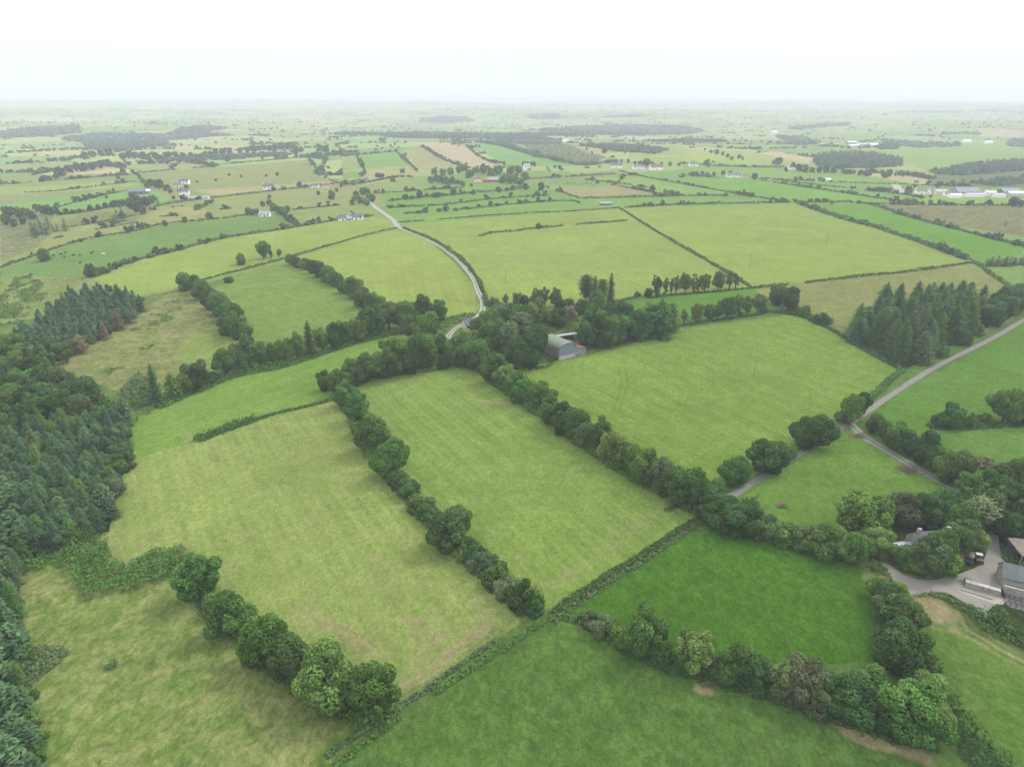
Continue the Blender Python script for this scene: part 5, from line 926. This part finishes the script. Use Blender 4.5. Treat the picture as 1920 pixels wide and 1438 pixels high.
# cattle pen: concrete wall with a barred feed barrier
a, b = at(1877, 1112), at(1935, 1128); rot = math.atan2(b[1] - a[1], b[0] - a[0]); pen = empty('cattle_pen', (a[0], a[1], float(H(a[0], a[1])) - .1), rot); tag(pen, 'concrete cattle pen with dark barred barriers below the shed', 'cattle pen')
MB().box(0, 0, 0, 12, .3, 2.2).build('wall', STONE, pen)
for i, y in enumerate((-1.4, -2.8, -4.2)):
    mb = MB()
    for z in (.4, .8, 1.2): mb.tube([(0.2, y, z), (11.8, y, z)], [.05, .05], 6)
    for x in np.arange(.2, 12, 1.0): mb.box(x - .05, y - .05, 0, x + .05, y + .05, 1.35)
    mb.build('barrier', DARKMET, pen)
MB().box(.3, -4.3, .02, 11.8, -.1, .12).build('slatted_floor', surf('slats', (.12, .125, .14), .3, 2, .8, 0, ('X', 1.2)), pen)
wall_line('gate', 'dark metal gate leaning by the cattle pen', (1876, 1108), (1882, 1122), 1.3, .1, DARKMET, 'gate')
# distant houses and farms: u, v, length, width, wall height, roof height, turn, walls, roof, description
FARH = [
 (497, 406, 11, 6, 3, 2.2, .1, WHITE, TIN, 'white cottage with pale roof among hedge trees'), (505, 356, 15, 8, 4.5, 3.2, .2, WHITE, SLATE, 'tall white house alone by the roadside hedge'),
 (643, 413, 10, 7, 3, 2.6, .25, WHITE, SLATE, 'white bungalow beside its twin near the byroad'), (669, 412, 13, 7, 3, 2.8, .1, WHITE, SLATE, 'larger pale bungalow by the byroad'), (655, 414, 5, 5, 2.6, 1.8, .2, WHITE, TIN, 'small garage between two pale bungalows'),
 (368, 374, 34, 5, 2.6, 1.3, .12, CREAM, TIN, 'long low white building at the roadside cottages'), (346, 366, 12, 7, 5, 3, .3, WHITE, SLATE, 'white house at the head of the roadside cottages'), (346, 345, 14, 7, 4, 2.6, .1, WHITE, SLATE, 'white house in the trees above the cottages'), (333, 350, 10, 6, 3, 2, .4, WHITE, SLATE, 'smaller white house in the trees above the cottages'),
 (590, 352, 12, 6, 3, 2, .1, WHITE, SLATE, 'low white house along the road'), (611, 352, 9, 6, 3, 2, .3, WHITE, RUST, 'small pale house with a reddish roof'),
 (988, 319, 11, 8, 6, 4, .3, WHITE, TIN, 'tall white house with poplars'), (896, 341, 10, 7, 4, 2.5, .1, WHITE, RUST, 'white house with rusty roof at the wooded farm'),
 (1156, 315, 20, 8, 4.5, 3.5, -.1, WHITE, SLATE, 'white roadside house nearest the plantation'), (1196, 317, 18, 8, 4, 3, .1, WHITE, SLATE, 'middle white roadside house'), (1230, 319, 22, 9, 5, 4, .2, WHITE, RUST, 'red-roofed pale house at the end of the roadside houses'), (1213, 318, 8, 6, 3, 2, 0, WHITE, SLATE, 'little pale house among the roadside houses'),
 (1375, 333, 22, 8, 4, 3, 0, WHITE, SLATE, 'white bungalow behind a dark tree row'), (1396, 334, 10, 7, 3.4, 2.4, .2, CREAM, SLATE, 'pale outbuilding beside the bungalow'), (1551, 341, 9, 5, 3, 2, 0, WHITE, PALETIN, 'tiny white house in green fields'),
 (1484, 318, 14, 8, 4, 3, .2, WHITE, SLATE, 'pale house in the valley lane trees'), (1096, 271, 18, 8, 5, 3, 0, WHITE, SLATE, 'white house on the far ridge behind the plantation'), (1060, 268, 18, 8, 5, 3, .2, WHITE, PALETIN, 'pale house at the hilltop wood'), (1300, 312, 16, 8, 4, 3, .1, WHITE, SLATE, 'pale house under the yellow-green slope'),
 (1812, 268, 24, 10, 5, 3, 0, WHITE, PALETIN, 'white farm across the valley'), (1853, 270, 22, 10, 5, 3, .1, WHITE, PALETIN, 'second white farm across the valley'), (1452, 250, 26, 12, 6, 4, 0, WHITE, PALETIN, 'pale farm far down the valley'),
 (1725, 364, 14, 7, 4, 2.4, .05, WHITE, SLATE, 'white house at the near end of the farmstead'), (1747, 364, 12, 7, 4, 2.6, .3, WHITE, SLATE, 'white house beside the farmstead yard'), (1762, 365, 16, 7, 4, 2.4, 0, CREAM, TIN, 'cream house in the middle of the farmstead'), (1775, 367, 10, 6, 3.4, 2, .2, WHITE, SLATE, 'small white house in the farmstead'), (1855, 367, 14, 6, 4, 2, 0, WHITE, PALETIN, 'white building between the farmstead sheds')]
for (u, v, l, w, hw, hr, rot, wm, rm, lab) in FARH: house('distant_house', lab, at(u, v), rot, min(l * .85, 26), w * .85, hw * .9, hr * .9, wm, rm, 3 if l < 20 else 5, (0,), 'house', 'scattered white houses')
FARS = [(258, 364, 20, 12, 4, 3, .1, TINDARK, TINDARK, 'dark tin barn at the end of the roadside cottages'), (273, 363, 16, 10, 3.5, 2, .1, TIN, PALETIN, 'grey shed beside the dark tin barn'), (930, 341, 30, 10, 3.6, 2.6, .06, REDTIN, TIN, 'long red-sided barn at the wooded farm'), (911, 342, 9, 8, 3.4, 2, .1, REDTIN, RUST, 'short rusty shed at the wooded farm'), (1135, 385, 15, 5, 2.6, 1.2, .0, TINDARK, TIN, 'low dark tin shed on the hedge above the pale field'),
 (1808, 366, 34, 18, 5, 5, .1, TIN, TINDARK, 'big dark-roofed shed of the farmstead'), (1826, 369, 26, 8, 3, 1.6, .05, WHITE, TIN, 'long pale shed in front of the farmstead'), (1890, 366, 26, 14, 5, 3.5, .1, TINDARK, TINDARK, 'dark shed at the end of the farmstead'), (1908, 368, 30, 10, 4, 2.4, 0, PALETIN, PALETIN, 'pale shed at the end of the farmstead'), (1872, 370, 16, 7, 3, 2, .1, WHITE, TIN, 'low white shed of the farmstead'), (1790, 371, 16, 8, 3.4, 2, .1, WHITE, PALETIN, 'bright low shed of the farmstead'),
 (1596, 271, 30, 16, 6, 3, .1, TIN, PALETIN, 'pale shed of the far farmyard'), (1615, 275, 34, 18, 6, 3, 0, PALETIN, TIN, 'grey shed of the far farmyard'), (1636, 276, 26, 16, 6, 4, .2, TIN, PALETIN, 'bright shed of the far farmyard'), (1600, 277, 26, 14, 5, 3, -.1, PALETIN, PALETIN, 'front shed of the far farmyard')]
for (u, v, l, w, hw, hr, rot, wm, rm, lab) in FARS: shed('distant_shed', lab, at(u, v), rot, min(l * .8, 34), w * .8, hw * .85, hr * .85, wm, rm, 'shed', 'distant farm sheds')
road('farm_approach', [(1678,347),(1684,354),(1692,362)], 9, [GRAV], label='pale dirt road to the farmstead')

# ------------------------------------------------------------------ poles, vehicles, stock, bits and pieces
def pole(u, v, h, label):
    p = at(u, v); g = empty('power_pole', (p[0], p[1], float(H(p[0], p[1])) - .1)); tag(g, label, 'power pole', 'wooden power poles')
    MB().tube([(0, 0, 0), (.05, 0, h * .5), (0, 0, h)], [.14, .12, .09], 8).build('shaft', PALEWOOD, g)
    MB().box(-.9, -.07, h - .7, .9, .07, h - .55).build('crossarm', PALEWOOD, g)
    for x in (-.8, 0, .8): MB().tube([(x, 0, h - .55), (x, 0, h - .3)], [.06, .04], 6).build('insulator', DARKMET, g)
pole(1405, 501, 8.5, 'power pole standing in the near half of the upper pale field'); pole(1548, 462, 9, 'power pole standing in the upper half of the pale field'); pole(1413, 708, 7.5, 'power pole in the big pasture by a trodden ring'); pole(893, 585, 8.5, 'power pole beside the driveway bend'); pole(1509, 583, 5, 'short white-topped pole by the corner bushes'); pole(1671, 432, 8, 'power pole in the bright green field'); pole(948, 532, 7.5, 'thin power pole in the track field'); pole(519, 463, 8, 'power pole in the pale field below the cattle pasture')
def body(prof, w, name, mat, parent, bev=.05): return MB().prism(prof, -w / 2, w / 2, 'y').build(name, mat, parent, bev)
def wheel(x, y, r, w, parent):
    t = MB().prism([(x + r * math.cos(2 * math.pi * k / 18), r + r * math.sin(2 * math.pi * k / 18)) for k in range(18)], y - w / 2, y + w / 2, 'y').build('wheel', surf_cache('tyre', (.02, .02, .02)), parent, .02)
    MB().prism([(x + r * .5 * math.cos(2 * math.pi * k / 12), r + r * .5 * math.sin(2 * math.pi * k / 12)) for k in range(12)], y - w / 2 - .02, y + w / 2 + .02, 'y').build('rim', surf_cache('rim', (.3, .3, .3)), t)
_SC = {}
def surf_cache(n, c, **k):
    if n not in _SC: _SC[n] = surf(n, c, **k)
    return _SC[n]
a = at(1816, 1050); tk = empty('tipper_truck', (a[0], a[1], float(H(a[0], a[1])) + .02), R(228)); tag(tk, 'old dark-cabbed tipper truck with a rusty load bed on the garden verge', 'truck')
body([(1.0, .7), (2.5, .7), (2.5, 1.25), (2.2, 1.35), (1.95, 2.15), (1.0, 2.2)], 1.8, 'cab', surf_cache('truck_paint', (.05, .055, .07), rough=.5), tk); MB().box(2.06, -.75, 1.42, 2.3, .75, 2.0).build('windscreen', GLASS, tk)
MB().box(-2.4, -.9, .85, .9, .9, .98).build('bed', surf_cache('truck_bed', (.17, .18, .2)), tk)
for y in (-.92, .84): MB().box(-2.4, y, .98, .9, y + .08, 1.5).build('bed_side', surf_cache('truck_bed', (.17, .18, .2)), tk)
MB().box(.82, -.84, .98, .9, .84, 1.6).build('headboard', DARKMET, tk); MB().prism([(-2.3, 1.0), (.7, 1.0), (.3, 1.45), (-1.0, 1.65), (-2.1, 1.3)], -.8, .8, 'y').build('load', surf_cache('rusty_load', (.14, .095, .055), var=.4, scale=4), tk, .1)
for x in (1.7, -1.6):
    for y in (-.85, .85): wheel(x, y, .42, .25, tk)
a = at(1834, 1054); tc_ = empty('dump_cart', (a[0], a[1], float(H(a[0], a[1])) + .02), R(70)); tag(tc_, 'small rusty farm cart with a white canopy beside the truck', 'cart')
MB().box(-1.0, -.7, .5, 1.0, .7, 1.1).build('body', surf_cache('cart_paint', (.075, .045, .035), var=.3), tc_, .05); MB().box(.1, -.7, 1.8, 1.2, .7, 1.88).build('canopy', PALETIN, tc_, .03)
for x in (.2, 1.1):
    for y in (-.65, .65): MB().box(x - .04, y - .04, 1.1, x + .04, y + .04, 1.8).build('canopy_post', DARKMET, tc_)
for y in (-.75, .75): wheel(-.5, y, .38, .2, tc_); wheel(.7, y, .38, .2, tc_)
a = at(852, 645); cr = empty('parked_car', (a[0], a[1], float(H(a[0], a[1])) + .1), R(120)); tag(cr, 'silver car parked where the driveway meets the trees', 'car')
body([(-2.1, .3), (2.1, .3), (2.15, .75), (1.2, .95), (.5, 1.45), (-1.2, 1.45), (-2.0, .95)], 1.75, 'body', surf_cache('silver_paint', (.42, .44, .47), rough=.35), cr, .08)
MB().prism([(1.1, .98), (.5, 1.4), (-1.15, 1.4), (-1.85, .98)], -.885, .885, 'y').build('window', GLASS, cr)
for x in (1.35, -1.35):
    for y in (-.82, .82): wheel(x, y, .32, .2, cr)
def cow_mesh(name, mat):
    mb = MB(); 
    mb.tube([(-1.0, 0, 1.05), (-.8, 0, 1.0), (-.3, 0, .92), (.35, 0, .95), (.75, 0, 1.05), (1.0, 0, 1.15)], [.18, .36, .42, .40, .30, .18], 10)
    mb.tube([(.85, 0, 1.1), (1.15, 0, .95), (1.35, 0, .62), (1.48, 0, .35)], [.2, .15, .15, .08], 8)
    for x, y in ((-.8, .2), (-.8, -.2), (.6, .2), (.6, -.2)): mb.tube([(x, y, .85), (x - (.06 if x < 0 else -.02), y, .45), (x, y, 0)], [.15, .085, .07], 6)
    mb.tube([(-1.1, 0, 1.2), (-1.2, 0, .8), (-1.18, 0, .45)], [.04, .03, .05], 5)
    for s in (-1, 1): mb.tube([(1.12, s * .1, 1.05), (1.1, s * .28, 1.08)], [.06, .02], 5)
    return mb.mesh(name, mat)
BLACKC = cow_mesh('cow', surf('black_hide', (.022, .02, .019), .3, 3, .8)); PALEC = cow_mesh('cow', surf('white_hide', (.72, .68, .6), .08, 3, .8))
for i, (u, v) in enumerate([(100.5,481),(114.5,478.5),(123,475),(121,483),(138,480),(150,481),(151,494),(170,476.5),(174,474.5),(94,487)]):
    p = at(u, v); tag(link('cow', BLACKC, None, p), 'black cow grazing the green pasture under the dark hedge', 'cow', 'black cattle in the pasture').rotation_euler.z = rng.uniform(0, 6.28)
tag(link('cow', PALEC, None, at(194, 478)), 'single white cow in the green cattle pasture', 'cow')
for u, v in [(1058,346),(1064,345),(1071,346),(1079,345),(1086,347),(1093,346),(1100,345),(1107,346),(1113,348)]:
    p = at(u, v); tag(link('cow', BLACKC, None, p), 'tiny dark cow in the thin field over the rough tan field', 'cow', 'distant herd').rotation_euler.z = rng.uniform(0, 6.28)
# brushwood heaps and fallen branches
def brush(u, v, r_, label, n=70):
    p = at(u, v); r = np.random.default_rng(int(u)); mb = MB()
    for k in range(n):
        a = r.uniform(0, 6.28); d = abs(r.normal(0, r_ * .5)); x, y = d * math.cos(a) * 1.5, d * math.sin(a); b = r.normal(.25, .7); L = r.uniform(.8, 2.2); z = .15 + max(0, .9 - d * .35) * r.uniform(0, 1)
        mb.tube([(x, y, z), (x + L * math.cos(b), y + L * math.sin(b), z + r.uniform(-.1, .25))], [.09, .04], 4)
    o = mb.build('brush_pile', surf_cache('dead_wood', (.13, .10, .075), var=.35, scale=2)); o.location = (p[0], p[1], float(H(p[0], p[1]))); return tag(o, label, 'brush pile')
brush(1698, 882, 2.6, 'brown heap of cut branches beside the stony track', 110); brush(1603, 819, 1.6, 'low brown brush heap by the lane junction', 50); brush(1462, 951, 1.0, 'small dark heap in the triangular field', 30); brush(1330, 1282, 1.5, 'fallen pale branches under the meadow trees', 40)
# wheel-worn gateway gate at the hay field
wall_line('field_gate', 'metal field gate in the tree gap above the long hay field', (990, 741), (1004, 752), 1.2, .06, DARKMET, 'gate')

# ------------------------------------------------------------------ the air
def haze():
    m, t = mat_new('haze_air'); out = N(t, 'ShaderNodeOutputMaterial'); v = N(t, 'ShaderNodeVolumePrincipled')
    v.inputs['Color'].default_value = (.68, .71, .83, 1); v.inputs['Density'].default_value = 2.2e-4; v.inputs['Anisotropy'].default_value = .0
    t.links.new(v.outputs[0], out.inputs['Volume'])
    o = MB().box(-60000, -60000, -75, 60000, 60000, 440).build('haze', m); tag(o, 'pale summer haze thickening toward the horizon', kind='stuff')
haze()
